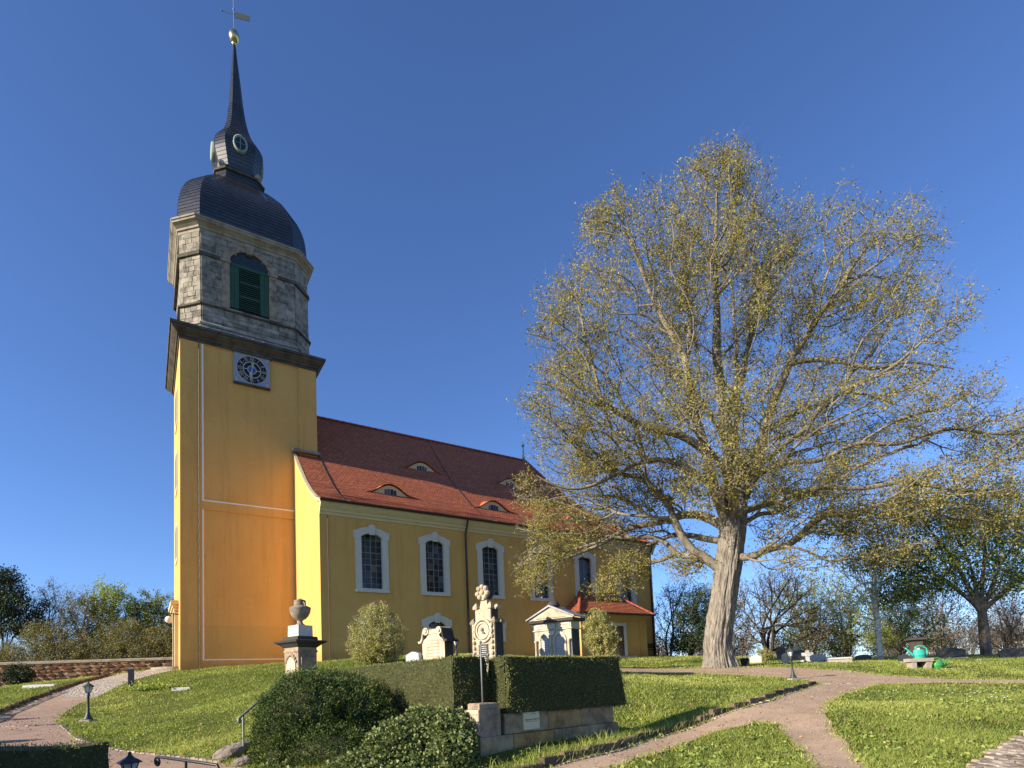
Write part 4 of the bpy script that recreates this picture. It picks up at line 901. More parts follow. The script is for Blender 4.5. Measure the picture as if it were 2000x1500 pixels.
def branch_mesh(name, pos, par, r, ch, mat, min_r=0, smooth_n=2, seed=0):
    n = len(pos); P = pos.copy()
    for _ in range(smooth_n):
        Q = P.copy()
        for i in range(n):
            if par[i] >= 0 and ch[i]:
                c = max(ch[i], key=lambda k: r[k]); Q[i] = P[i] * .5 + (P[par[i]] + P[c]) * .25
        P = Q
    V = []; F = []; stack = [i for i in range(n) if par[i] < 0]; rs = random.Random(seed)
    starts = [(s, None) for s in stack]
    while starts:
        s, pr_ = starts.pop(); chain = [] if pr_ is None else [pr_]; cur = s
        while True:
            chain.append(cur)
            if not ch[cur]: break
            cs = sorted(ch[cur], key=lambda k: -r[k])
            for c in cs[1:]: starts.append((c, cur))
            cur = cs[0]
        if len(chain) < 2 or r[chain[-1 if pr_ is None else 1]] < min_r and r[chain[1]] < min_r: continue
        rr = [r[k] for k in chain]
        if pr_ is not None: rr[0] = min(rr[0], rr[1] * 1.25)
        k = 10 if rr[0] > .16 else 6 if rr[0] > .05 else 4 if rr[0] > .015 else 3
        pts = [P[c] for c in chain]
        # subdivide thick chains with a little wander
        a = None; base = len(V)
        for i, p in enumerate(pts):
            d = pts[min(i + 1, len(pts) - 1)] - pts[max(i - 1, 0)]; d = d / (np.linalg.norm(d) + 1e-9)
            if a is None: a = np.cross(d, (0, 0, 1) if abs(d[2]) < .95 else (1, 0, 0))
            else: a = a - d * a.dot(d)
            a = a / (np.linalg.norm(a) + 1e-9); b = np.cross(d, a)
            q = rr[i] if i < len(pts) - 1 or len(pts) < 3 else rr[i] * .6
            for j in range(k): V.append(p + (a * cos(2 * pi * j / k) + b * sin(2 * pi * j / k)) * q)
        for i in range(len(pts) - 1):
            for j in range(k): F.append((base + i * k + j, base + i * k + (j + 1) % k, base + (i + 1) * k + (j + 1) % k, base + (i + 1) * k + j))
    return npmesh(name, np.array(V), np.array(F), mat, smooth=True), P
def in_ell(n, c, r, rg, shell=.0):
    u = unit(rg.normal(size=(n, 3))); q = rg.uniform(shell, 1, n) ** (1 / 2.2); return np.array(c) + u * q[:, None] * np.array(r)
def limb(nodes, par, rad, pts, r0, r1, start=None, step=.45, jit=.05, rg=rng):
    """dense polyline through pts appended to nodes; returns index of last"""
    P = [np.array(p, float) for p in pts]
    if start is not None: P = [np.array(nodes[start])] + P
    fine = []
    for i in range(len(P) - 1):
        p0, p1, p2, p3 = P[max(i - 1, 0)], P[i], P[i + 1], P[min(i + 2, len(P) - 1)]; k = max(1, int(np.linalg.norm(p2 - p1) / step))
        for t in np.arange(k) / k: fine.append(.5 * (2 * p1 + (p2 - p0) * t + (2 * p0 - 5 * p1 + 4 * p2 - p3) * t * t + (3 * p1 - p0 - 3 * p2 + p3) * t ** 3))
    fine.append(P[-1]); last = start if start is not None else -1
    for i, p in enumerate(fine):
        if i == 0 and start is not None: continue
        nodes.append(p + rg.normal(size=3) * jit * (0 if i == 0 else 1)); par.append(last); last = len(nodes) - 1; rad.append(r0 + (r1 - r0) * i / max(1, len(fine) - 1))
    return last
def nearest(nodes, p): return int(np.argmin(np.linalg.norm(np.array(nodes) - np.array(p), axis=1)))

# ---- the great linden
rt = np.random.default_rng(5)
tb = at(1405, 1303, 24); tb[2] = tz(tb[0], tb[1])
linden = thing('linden_tree', 'huge old linden tree with young yellow-green leaves on the lawn', 'tree', tb)
A3 = lambda x, y, d=24.0: at(x, y, d) - tb
nodes, par, rad = [], [], []
trunk_top = limb(nodes, par, rad, [np.array([0, 0, 1.0]), A3(1412, 1180), A3(1424, 1090), A3(1432, 1025)], .38, .38, step=.6, jit=.0)
cen = limb(nodes, par, rad, [A3(1436, 960), A3(1430, 900), A3(1416, 820), A3(1404, 740, 24.3), A3(1398, 640, 24.4), A3(1396, 520, 24.2), A3(1402, 400, 24)], .36, .05, trunk_top)
def L_(start_px, pts, r0, r1):
    s = nearest(nodes, A3(*start_px)); return limb(nodes, par, rad, [A3(*p) for p in pts], r0, r1, s, jit=.07, rg=rt)
L_((1428, 1040), [(1396, 950, 23.4), (1380, 880, 23), (1352, 790, 22.7), (1345, 700, 22.6), (1310, 650, 22.6), (1270, 570, 22.6), (1235, 480, 22.8)], .27, .05)
L_((1345, 700, 22.6), [(1350, 620, 23), (1330, 520, 23), (1330, 430, 23.4)], .13, .03)
L_((1430, 1010), [(1470, 930, 24.2), (1492, 850, 24.4), (1512, 780, 24.6), (1545, 710, 24.6), (1590, 640, 24.6), (1640, 560, 24.6), (1700, 470, 24.6)], .29, .05)
L_((1416, 820), [(1450, 720, 25.2), (1480, 600, 25.8), (1510, 500, 26)], .2, .04)
L_((1430, 900), [(1440, 810, 26), (1440, 700, 27.5), (1430, 560, 28)], .2, .04)
L_((1425, 1035), [(1390, 1010, 24.2), (1358, 998, 24.5), (1290, 1018, 25), (1220, 1032, 25.4), (1165, 1070, 25.6), (1110, 1090, 25.8), (1050, 1100, 25.8)], .22, .04)
L_((1220, 1032, 25.4), [(1160, 1010, 25.6), (1090, 980, 26), (1030, 975, 26)], .10, .03)
L_((1425, 1060), [(1390, 1062, 24.6), (1330, 1042, 25.2), (1270, 1060, 25.8), (1200, 1110, 26.2)], .17, .04)
L_((1380, 880, 23), [(1330, 850, 22.4), (1275, 842, 22), (1200, 804, 21.6), (1150, 796, 21.4), (1100, 760, 21.3), (1040, 735, 21.3)], .19, .04)
L_((1180, 800, 21.5), [(1160, 720, 21.6), (1140, 640, 21.8), (1120, 560, 22)], .10, .03)
L_((1396, 950, 23.4), [(1330, 905, 23), (1260, 900, 23), (1180, 940, 22.6), (1110, 960, 22.4), (1050, 930, 22.2)], .15, .03)
L_((1440, 1010), [(1480, 985, 23.4), (1530, 975, 22.8), (1600, 945, 22.4), (1690, 955, 22), (1770, 940, 21.8), (1860, 965, 21.6), (1960, 955, 21.6)], .16, .03)
L_((1470, 930, 24.2), [(1530, 905, 23.6), (1600, 900, 23.4), (1680, 860, 23.4), (1760, 868, 23.2), (1840, 835, 23), (1950, 845, 23), (2040, 815, 23)], .11, .03)
L_((1545, 710, 24.6), [(1624, 702, 24), (1696, 722, 23.8), (1780, 704, 23.8), (1860, 720, 23.8)], .13, .03)
L_((1492, 850, 24.4), [(1570, 800, 25.5), (1660, 770, 26), (1750, 790, 26)], .15, .03)
L_((1430, 900), [(1380, 800, 26), (1310, 720, 27), (1240, 650, 27.5)], .16, .03)
L_((1440, 1000), [(1480, 930, 26), (1560, 880, 28), (1660, 860, 29.5)], .18, .03)
L_((1425, 1040), [(1400, 960, 26), (1330, 920, 28), (1240, 900, 29)], .18, .03)
L_((1432, 1020), [(1440, 950, 22), (1470, 900, 20), (1530, 860, 18.6)], .17, .03)
L_((1432, 1020), [(1420, 930, 22), (1370, 860, 20.3), (1320, 790, 19.3)], .17, .03)
lobes = [(1180, 925, 24.4, 2.4, 2.6, 1.0, 190), (1300, 945, 24, 2.0, 2.4, 1.0, 150), (1480, 930, 23.5, 1.6, 2, 1.2, 100), (1565, 945, 23.5, 2.0, 2.4, 1.0, 150), (1390, 960, 21.8, 1.5, 1.5, 1.0, 70), (1340, 1100, 24.6, .9, 1.2, .7, 40), (1510, 1085, 23, 1.0, 1.2, .7, 50), (1670, 930, 23.4, 2.0, 2.2, .9, 140), (1090, 880, 22.6, 1.3, 2, 1.0, 80), (1420, 900, 21, 1.6, 1.4, 1.2, 70), (1300, 630, 23.4, 2.2, 2.6, 2.2, 150), (1490, 470, 24.4, 1.8, 2.2, 1.8, 120), (1520, 640, 24.6, 2.2, 2.6, 2.0, 150), (1650, 650, 24.4, 2.2, 2.6, 2.0, 150), (1290, 770, 22.8, 2.2, 2.6, 1.8, 140), (1560, 770, 24.4, 2.2, 2.6, 1.6, 140), (1400, 480, 24, 2.2, 2.4, 2.0, 120), (1160, 720, 22, 1.6, 2, 1.6, 90), (1400, 410, 24, 2.3, 2.6, 2.6, 300), (1370, 350, 24, 1.1, 1.3, 1.0, 60), (1425, 345, 24, 1.1, 1.3, 1.2, 60), (1235, 510, 23, 2.6, 3, 2.6, 280), (1180, 440, 22.6, 1.1, 1.5, .9, 50), (1120, 640, 22.2, 2.0, 2.6, 2.2, 210), (1090, 790, 21.8, 1.6, 2.6, 1.6, 150), (1190, 850, 21.6, 2.2, 2.6, 1.5, 190),
         (1115, 1020, 25.8, 2.6, 2.2, 1.6, 360), (1050, 1110, 25.8, 1.15, 1.5, 1.2, 110), (1030, 960, 26, .9, 1.2, .7, 60), (1390, 600, 24, 3.4, 4.5, 3.6, 420), (1590, 520, 24.6, 3.0, 3.4, 2.7, 330), (1740, 510, 24.6, 1.9, 2.6, 2.4, 220), (1765, 660, 24.2, 2.5, 3.2, 2.2, 270),
         (1690, 820, 24, 3.8, 4, 1.9, 380), (1850, 800, 23.4, 1.8, 2.6, 1.3, 150), (1960, 850, 23, 2.0, 2.6, 1.2, 170), (2060, 830, 23, 1.8, 2.4, 1.3, 120), (1850, 960, 22, 3.2, 2.8, 1.2, 330), (1960, 1010, 21.6, 1.8, 2, 1.0, 110), (1700, 1010, 22.2, 2.2, 2.4, 1.1, 200), (1400, 850, 24, 4.2, 5.2, 2.4, 330),
         (1240, 1010, 25.6, 2.0, 2.4, 1.3, 220), (1220, 1110, 26, 1.3, 1.5, .9, 110), (1560, 1000, 22.8, 2.2, 2.4, 1.2, 170), (1180, 1150, 26, .9, 1.2, .5, 45), (1330, 1080, 25, 1.0, 1.4, .9, 50), (1150, 880, 29, 2.4, 2.5, 2, 90), (1640, 830, 30, 3.2, 2.5, 2.6, 120), (1320, 700, 28, 3.2, 2.5, 3, 130), (1500, 560, 28, 3, 2.2, 3, 120), (1430, 840, 18.4, 2.6, 1.4, 2.0, 120), (1600, 1090, 22, 1.4, 1.6, .5, 40), (1740, 1080, 21.6, 1.3, 1.5, .5, 45)]
pts = np.concatenate([in_ell(int(l[6] * 1.5), A3(l[0], l[1], l[2]), l[3:6], rt, .12) for l in lobes])
pts = pts[pts[:, 2] > 2.9]
LN, LP = skel(nodes, par, pts, .28)
LR, LCH, LT = radii(LN, LP, .0105, 2.25, None)
LR[:len(rad)] = np.maximum(np.minimum(LR[:len(rad)], np.array(rad) * 1.2), np.array(rad) * .95)
me, LPp = branch_mesh('branches', LN, LP, LR, LCH, 'twig_pale', smooth_n=2)
mobj('branches', me, linden)
# trunk with furrowed bark and root flare
ctr = [np.zeros(3), np.array([0, 0, 1.0]), A3(1412, 1180), A3(1424, 1090), A3(1432, 1025), A3(1434, 985), A3(1431, 900), A3(1424, 850)]
RW = []; zz = np.linspace(-.35, ctr[-1][2], 150); cz = [c[2] for c in ctr]; V = []; NT = 150
for z in zz:
    cx, cy = np.interp(z, cz, [c[0] for c in ctr]), np.interp(z, cz, [c[1] for c in ctr])
    base = np.interp(z, [-.4, 0, .25, .7, 1.6, 3.0, 4.8, 5.6, 6.3, 7.2, 8.2, 9.6], [.80, .68, .60, .55, .52, .50, .51, .54, .53, .45, .40, .29])
    for j in range(NT):
        t = 2 * pi * j / NT; flare = max(0, .7 - z) * .15 * (max(0, cos(3 * t + .6)) + .6 * max(0, cos(5 * t + 2)))
        w1 = -abs(mnoise.noise((cos(t) * 11, sin(t) * 11, z * .7))) * .13 + .04 + mnoise.noise((cos(t) * 2.4, sin(t) * 2.4, z * .6 + 5)) * .09 - abs(mnoise.noise((cos(t) * 22, sin(t) * 22, z * 1.6))) * .05
        rr = base + flare + w1; V.append((cx + rr * cos(t), cy + rr * sin(t), z))
F = [(i * NT + j, i * NT + (j + 1) % NT, (i + 1) * NT + (j + 1) % NT, (i + 1) * NT + j) for i in range(len(zz) - 1) for j in range(NT)]
mobj('trunk', npmesh('trunk', np.array(V), np.array(F), 'bark', smooth=True), linden)
# leaves in small clusters round the fine twigs
def twig_leaves(P, par, r, tips, thr, per, spread, rg, sag=.05, along_n=1.0):
    idx = np.where((r < thr) & (par >= 0))[0]; k = rg.poisson(per, len(idx)); ids = np.repeat(idx, k); t = rg.uniform(0, 1, len(ids))[:, None]
    C = P[ids] * t + P[par[ids]] * (1 - t) + rg.normal(size=(len(ids), 3)) * spread; C[:, 2] -= abs(rg.normal(size=len(ids))) * sag
    return C, ids
C, ids = twig_leaves(LPp, LP, LR, LT, .034, 9.5, .22, rt)
dn = np.array([mnoise.noise(Vector(p) * .55) + .6 * mnoise.noise(Vector(p) * 1.6) for p in C]); C = C[rt.uniform(0, 1, len(C)) < np.clip(.66 + dn * 1.35, .10, 1)]
k = rt.integers(2, 6, len(C)); C2 = np.repeat(C, k, axis=0) + rt.normal(size=(k.sum(), 3)) * np.array([.055, .055, .045])
sz = rt.uniform(.044, .094, len(C2)); wind = np.array([.55, -.1, -.35])
tone = np.clip(np.repeat(rt.uniform(.1, .75, len(C)) + .3 * np.array([mnoise.noise(Vector(p) * .35 + Vector((7, 1, 3))) for p in C]), k) + rt.normal(size=len(C2)) * .14, 0, 1)
tw = rt.normal(size=(len(C), 3))
mobj('crown', leaf_mesh('crown', C2, sz, 'leaf_linden', wind, .75, .8, tone, rt), linden)
# fine twigs as thin tufts
tid = np.where((LR < .02) & (LP >= 0))[0]; tid = np.repeat(tid, 3); n_ = len(tid)
st = LPp[tid]; dr = unit(unit(LPp[tid] - LPp[LP[tid]]) + rt.normal(size=(n_, 3)) * .6 + np.array([.25, 0, .1])) * rt.uniform(.25, .7, n_)[:, None]; sd2 = unit(np.cross(dr, rt.normal(size=(n_, 3)))) * .0055
V = np.stack([st - sd2, st + sd2, st + dr], 1).reshape(-1, 3)
mobj('twigs', npmesh('twigs', V, np.arange(n_ * 3).reshape(n_, 3), 'twig_pale'), linden)

# ---- generic smaller trees and shrubs
def tree(name, label, loc, H, lob, trunk_r, bark_m, leaf_m, n_leaf, leaf_s, rg, stems=1, fork=.3, spread=.1, tipr=.008, group=None, ex=2.2, asp=.6, leafjit=1.0, axis=None, lean=(0, 0), thr=.03, cat='tree', crown_lo=None):
    """lob: list of (x,y,z,rx,ry,rz,n) in metres from the foot"""
    T = thing(name, label, cat, loc, 0, group); nodes, par, rad = [np.array([0, 0, -.2])], [-1], [trunk_r]
    if stems == 1:
        top = limb(nodes, par, rad, [np.array([lean[0] * .4, lean[1] * .4, H * fork * .5]), np.array([lean[0], lean[1], H * fork])], trunk_r, trunk_r * .8, 0, .4, .02, rg)
        big = sorted(lob, key=lambda l: -l[6])[:6]
        for l in big: limb(nodes, par, rad, [np.array(nodes[top]) * .55 + np.array(l[:3]) * .45 + np.array([0, 0, .05 * H]), np.array(l[:3])], trunk_r * .5, trunk_r * .12, top, .35, .05, rg)
    else:
        for k in range(stems):
            a = 2 * pi * k / stems + rg.uniform(-.4, .4); l = lob[k % len(lob)]
            limb(nodes, par, rad, [np.array([cos(a) * .12 * H * .5, sin(a) * .12 * H * .5, H * .3]), np.array(l[:3]) + rg.normal(size=3) * np.array(l[3:6]) * .4], trunk_r * .8, trunk_r * .2, 0, .35, .04, rg)
    P = np.concatenate([in_ell(int(l[6]), l[:3], l[3:6], rg, .05) for l in lob]); P = P[P[:, 2] > (.25 if crown_lo is None else crown_lo)]
    N_, PA = skel(nodes, par, P, .35); R_, CH, TI = radii(N_, PA, tipr, ex); R_[:len(rad)] = np.maximum(R_[:len(rad)], np.array(rad) * .7)
    me, PP = branch_mesh('trunk', N_, PA, R_, CH, bark_m, smooth_n=2); mobj('trunk', me, T)
    if n_leaf:
        idx = np.where((R_ < thr) & (PA >= 0))[0]; ids = rg.choice(idx, n_leaf); t = rg.uniform(0, 1, n_leaf)[:, None]
        C = PP[ids] * t + PP[PA[ids]] * (1 - t) + rg.normal(size=(n_leaf, 3)) * spread
        C = C[C[:, 2] > .05]
        mobj('crown', leaf_mesh('crown', C, leaf_s, leaf_m, axis, asp, leafjit, None, rg), T)
    # twig fringe
    tid = np.where((R_ < thr) & (PA >= 0))[0]; tid = np.repeat(tid, 2); n_ = len(tid)
    if n_:
        dr = unit(unit(PP[tid] - PP[PA[tid]]) + rg.normal(size=(n_, 3)) * .5 + np.array([0, 0, .25])) * rg.uniform(.2, .6, n_)[:, None] * min(1, H / 5); s_ = unit(np.cross(dr, rg.normal(size=(n_, 3)))) * tipr * .8
        V = np.stack([PP[tid] - s_, PP[tid] + s_, PP[tid] + dr], 1).reshape(-1, 3); mobj('twigs', npmesh('twigs', V, np.arange(n_ * 3).reshape(n_, 3), bark_m), T)
    return T
def S3(px, d): return spot(px, d)
G1 = 'trees behind the churchyard'
r1 = np.random.default_rng(21)
# right: old tree with grey forked trunk
def px2(px, py, d, loc): p = at(px, py, d) - np.array(loc); return tuple(p)
def lob_px(loc, L): return [px2(a, b, d, loc) + (rx, ry, rz, n) for a, b, d, rx, ry, rz, n in L]
loc = S3(1930, 31)
tree('broad_tree', 'spreading tree with thick grey forked trunk and dark green leaves at right edge', loc, 8.5, lob_px(loc, [(1880, 1070, 31, 3.6, 3, 2.0, 420), (1990, 1050, 31, 3.4, 3, 2.2, 380), (1780, 1100, 31, 2.2, 2.5, 1.6, 260), (2090, 1100, 31, 3, 3, 2, 200), (1930, 980, 31, 4, 3, 1.3, 260), (1800, 1010, 31, 2.6, 2.5, 1.4, 220), (1740, 1160, 30, 1.4, 2, .8, 110), (1800, 1150, 30.5, 1.8, 2, .8, 150), (1700, 1090, 30.5, 1.8, 2, 1.0, 150), (1960, 1140, 31, 2.4, 2, .9, 170), (1660, 1010, 30.5, 1.6, 2, .9, 110)]), .40, 'bark_brown', 'leaf_dark', 34000, .14, r1, fork=.28, spread=.2, thr=.035)
loc = S3(1722, 30)
tree('birch_tree', 'white-barked birch with thin bare drooping branches behind the pump', loc, 9, lob_px(loc, [(1700, 1120, 30, 2.0, 2, 1.9, 150), (1660, 1160, 30, 1.8, 2, 1.6, 130), (1720, 1040, 30, 1.7, 1.8, 2.2, 130), (1790, 1180, 30, 1.3, 1.5, 1.4, 60)]), .22, 'bark_birch', 'leaf_fresh', 2500, .08, r1, fork=.45, tipr=.012, spread=.25, thr=.03)
loc = S3(1508, 37)
tree('dark_tree', 'dark multi-stemmed bare tree with blackish purple twigs beyond the lamp', loc, 6.5, lob_px(loc, [(1480, 1185, 37, 2.0, 2, 2.0, 260), (1560, 1180, 37, 2.2, 2, 2.1, 300), (1520, 1140, 37, 2.0, 2, 1.4, 220), (1600, 1230, 37, 1.6, 1.6, 1.5, 160), (1455, 1235, 37, 1.2, 1.6, 1.2, 110)]), .20, 'bark_dark', 'leaf_bud', 5000, .10, r1, stems=5, spread=.15, tipr=.011)
loc = S3(1352, 38)
tree('evergreen_bush', 'dark evergreen bush between the church and the linden trunk', loc, 5, lob_px(loc, [(1350, 1225, 38, 1.4, 1.5, 1.7, 160), (1370, 1185, 38, 1.6, 1.5, 1.3, 130), (1335, 1255, 38, 1.2, 1.4, .9, 80)]), .12, 'bark_dark', 'leaf_conifer', 9000, .13, r1, stems=4, spread=.15)
loc = S3(1310, 46)
tree('bare_tree', 'pinkish brown bare tree just right of the church corner', loc, 6.5, lob_px(loc, [(1312, 1190, 46, 1.7, 1.8, 2.2, 220), (1330, 1165, 46, 1.8, 1.8, 1.6, 160), (1295, 1240, 46, 1.2, 1.5, 1.4, 90)]), .12, 'bark_brown', 'leaf_bud', 3500, .10, r1, stems=4, spread=.15, tipr=.012)
for px_, d_, lf, lab, n_, hh in ((1580, 41, 'leaf_fresh', 'pale green willowy bush behind the gravestones', 4500, 6.0), (1660, 40, 'leaf_fresh', 'fresh green thicket left of the birch trunk', 5000, 5.6), (1765, 36, 'leaf_fresh', 'yellow-green shrub right behind the water pump', 4500, 4.0), (1840, 42, 'leaf_bud', 'tangle of brown brambly twigs right of the pump', 2600, 5.0), (1975, 44, 'leaf_bud', 'brown bare thicket behind the right-edge tree', 2600, 5.4), (1425, 42, 'leaf_olive', 'thin green shrub seen right of the linden trunk', 3500, 6.0), (1260, 52, 'leaf_olive', 'low bush half hidden by the church corner', 1500, 3)):
    loc = S3(px_, d_); w_ = 1.9
    tree('thicket_shrub', lab, loc, hh, [(-1.1, 0, hh * .45, w_ * 1.2, 1.6, hh * .5, 240), (1.2, .3, hh * .42, w_ * 1.2, 1.6, hh * .48, 240), (0, -.2, hh * .75, w_, 1.4, hh * .38, 170)], .05, 'bark_brown', lf, int(n_ * 1.6), .12, r1, stems=9, spread=.15, tipr=.010, group='shrubs behind the graves', cat='shrub')
# left: row behind the wall
loc = S3(5, 44)
tree('pine_tree', 'dark conifer at the left picture edge behind the wall', loc, 8, lob_px(loc, [(0, 1150, 44, 2.0, 2, 1.1, 130), (30, 1185, 44, 2.2, 2, 1.0, 140), (-40, 1200, 44, 3, 2, 1.4, 140), (40, 1225, 44, 2.6, 2, .9, 130), (10, 1125, 44, 1.2, 1.2, .7, 60)]), .2, 'bark_dark', 'leaf_conifer', 15000, .16, r1, fork=.3, spread=.2)
LFT = [(100, 46, 8.2, 'bark_brown', 'leaf_bud', 3600, 'tall bare grey tree rising behind the wall', 5, 2.0, .10), (215, 47, 8.0, 'bark_brown', 'leaf_fresh', 10000, 'tree with fresh green top behind the wall', 4, 2.4, .15), (300, 48, 7.2, 'bark_dark', 'leaf_dark', 9000, 'dark leafy tree close to the tower behind the wall', 4, 2.2, .14), (330, 52, 7.6, 'bark_brown', 'leaf_bud', 1800, 'thin bare tree rising at the tower edge', 4, 1.4, .09), (155, 45, 7.2, 'bark_brown', 'leaf_olive', 4600, 'bare twiggy tree in the middle behind the wall', 5, 2.0, .10), (-60, 46, 6, 'bark_brown', 'leaf_olive', 4000, 'olive bush beyond the left picture edge', 5, 2.6, .12)]
for px_, d_, hh, bk, lf, n_, lab, st_, w_, ls in LFT:
    loc = S3(px_, d_); tree('wall_side_tree', lab, loc, hh, [(-1.0, 0, hh * .62, w_ * 1.1, 1.8, hh * .42, 230), (1.0, .2, hh * .58, w_ * 1.1, 1.8, hh * .42, 230), (0, 0, hh * .9, w_ * .8, 1.6, hh * .28, 170)], .09, bk, lf, int(n_ * 1.5), ls, r1, stems=st_, spread=.16, tipr=.010, group='trees behind the wall')
for px_, d_, hh, lf, n_, lab in ((85, 41.5, 4.2, 'leaf_olive', 6500, 'olive hazel bush behind the wall, left of the middle'), (245, 42, 4.0, 'leaf_olive', 6500, 'olive brown hazel bush behind the wall, nearest the tower'), (165, 42, 3.2, 'leaf_olive', 4500, 'lower olive bush between two hazels behind the wall'), (10, 41.5, 3.0, 'leaf_olive', 4500, 'pale twiggy bush behind the wall under the conifer'), (310, 42, 3.4, 'leaf_olive', 4500, 'brownish bush behind the wall against the tower')):
    loc = S3(px_, d_); tree('hazel_bush', lab, loc, hh, [(-1.2, 0, hh * .62, 2.0, 1.4, hh * .55, 260), (1.2, 0, hh * .58, 2.0, 1.4, hh * .55, 260), (0, 0, hh * .95, 1.4, 1.2, hh * .35, 180)], .05, 'twig_pale', lf, int(n_ * 1.5), .11, r1, stems=10, spread=.14, tipr=.011, group='bushes behind the wall', cat='bush')
# far wood closing the horizon
def far_wood(label, xs, ys, hs, n, rg):
    T = thing('far_wood', label, None); T['kind'] = 'stuff'; Cs = []; Vt = []
    for x, y, h in zip(xs, ys, hs):
        z = tz(x, y); k = n // len(xs); u = unit(rg.normal(size=(k, 3))) * rg.uniform(.3, 1, (k, 1)); Cs.append(np.array([x, y, z + h * .5]) + u * np.array([h * .42, h * .35, h * .52]))
        kk = 260; a = rg.uniform(0, 2 * pi, kk); b0 = np.stack([x + np.cos(a) * h * .2 * rg.uniform(0, 1, kk), y + np.sin(a) * h * .2, np.full(kk, z) + rg.uniform(0, h * .5, kk)], 1); tp = b0 + np.stack([np.cos(a) * h * .22, np.sin(a) * h * .15, rg.uniform(.25, .6, kk) * h], 1); w2 = np.array([.025, 0, 0]); Vt.append(np.stack([b0 - w2, b0 + w2, tp], 1).reshape(-1, 3))
    mobj('foliage', leaf_mesh('foliage', np.concatenate(Cs), .22, 'leaf_bud', None, .55, 1, None, rg), T)['kind'] = 'stuff'; V = np.concatenate(Vt); mobj('twigs', npmesh('twigs', V, np.arange(len(V)).reshape(-1, 3), 'bark_brown'), T)['kind'] = 'stuff'
rw = np.random.default_rng(8)
xs_ = np.arange(14, 88, 3.2); far_wood('hazy brown bare wood closing the view behind the graves', xs_, 66 + rw.uniform(-5, 5, len(xs_)), rw.uniform(4.5, 7.5, len(xs_)), 30000, rw)
xs_ = np.arange(-80, -14, 3.2); far_wood('brown bare wood far behind the rubble wall', xs_, 64 + rw.uniform(-5, 5, len(xs_)), rw.uniform(5.0, 8.5, len(xs_)), 26000, rw)
# shrubs against the church
loc = S3(738, 20.5)
tree('round_shrub', 'round pale green shrub budding in front of the nave wall', loc, 2.3, [(0, 0, 1.15, 1.08, 1.0, 1.0, 600), (0, 0, .35, .95, .9, .4, 300), (-.35, 0, .7, .8, .9, .65, 260), (.35, 0, .7, .8, .9, .65, 260), (0, 0, 1.8, .6, .5, .5, 180)], .02, 'twig_pale', 'leaf_shrub', 22000, .05, r1, stems=18, spread=.05, tipr=.004, cat='shrub', thr=.014, axis=np.array([0, 0, .9]), leafjit=.6, crown_lo=.05)
loc = S3(1178, 23)
tree('upright_shrub', 'tall upright light green shrub in front of the vestry', loc, 2.5, [(0, 0, 1.3, .62, .6, 1.1, 260), (-.25, 0, 1.5, .5, .5, 1.0, 160), (.3, 0, 1.0, .5, .5, .8, 120)], .02, 'twig_pale', 'leaf_shrub', 11000, .06, r1, stems=14, spread=.05, tipr=.004, cat='shrub', thr=.012, axis=np.array([0, 0, .8]), leafjit=.7)

# ================================================================== the hedged grave plot
KA = radians(40)          # wall runs at azimuth 50 deg -> angle from +X is 40 deg
K0 = np.array([-.60, 8.6]); du = np.array([cos(KA), sin(KA)]); dv = np.array([-sin(KA), cos(KA)])   # along wall, and inward
def kp(a, b): q = K0 + du * a + dv * b; return (q[0], q[1])
plot = thing('grave_plot_wall', 'low dark sandstone plinth wall below the clipped yew hedge', 'wall', (K0[0], K0[1], 0), KA)
ZT, ZM = 1.18, .86
def blk(x0, x1, y0, y1, z0, z1, mat='wall_block', name='stone_block', parent=plot):
    o = mobj(name, unit_block(mat, random.randrange(5), .012), parent); o.location = ((x0 + x1) / 2, (y0 + y1) / 2, (z0 + z1) / 2); o.scale = (x1 - x0 - .008, y1 - y0, z1 - z0 - .006); return o
for a, b in ((.50, 1.42), (1.42, 2.20), (2.20, 3.05)): blk(a, b, .03, .34, ZM, ZT)
for a, b, zt in ((-.03, .62, ZM), (.62, 1.5, ZM), (1.5, 2.32, ZM), (2.32, 3.1, ZM)): blk(a, b, -.03, .36, -.2, zt)
m = MB(); m.box(.3, 3.0, .2, 2.2, .2, 1.10); m.build('bed_soil', 'soil', plot)
m = MB(); m.box(-2.8, .3, .5, 5.2, .2, 1.0)
post = thing('stone_post', 'squat pale stone post with carved family inscription at the hedge corner', 'stone post', (K0[0], K0[1], 0), KA)
m = MB(); m.box(.0, .40, .0, .36, ZM + .002, 1.27); m.build('shaft', 'pedestal_stone', post); m = MB(); m.box(-.012, -.001, .004, .356, ZM + .004, 1.268); m.build('inscribed_face', 'sandstone_light', post)  # thin pale slab: the sunlight on this side is put into its colour
m = MB(); m.loft([[(a, a, 1.272), (.4 - a, a, 1.272), (.4 - a, .36 - a, 1.272), (a, .36 - a, 1.272)] if False else [(a, a, z), (.4 - a, a, z), (.4 - a, .36 - a, z), (a, .36 - a, z)] for a, z in ((.03, 1.272), (.03, 1.35), (.05, 1.365))]); m.build('cap', 'pedestal_stone', post)
for s_, z_, w_ in (('RUHESTÄTTE', 1.195, .052), ('FAMILIE', 1.13, .068), ('PETZOLD', 1.065, .062)):
    M_ = Matrix.Translation((-.0135, .18, z_)) @ Matrix.Rotation(-pi / 2, 4, 'Z') @ Matrix.Rotation(pi / 2, 4, 'X'); text('inscription', s_, w_, 'engraved', post, M_, .002)
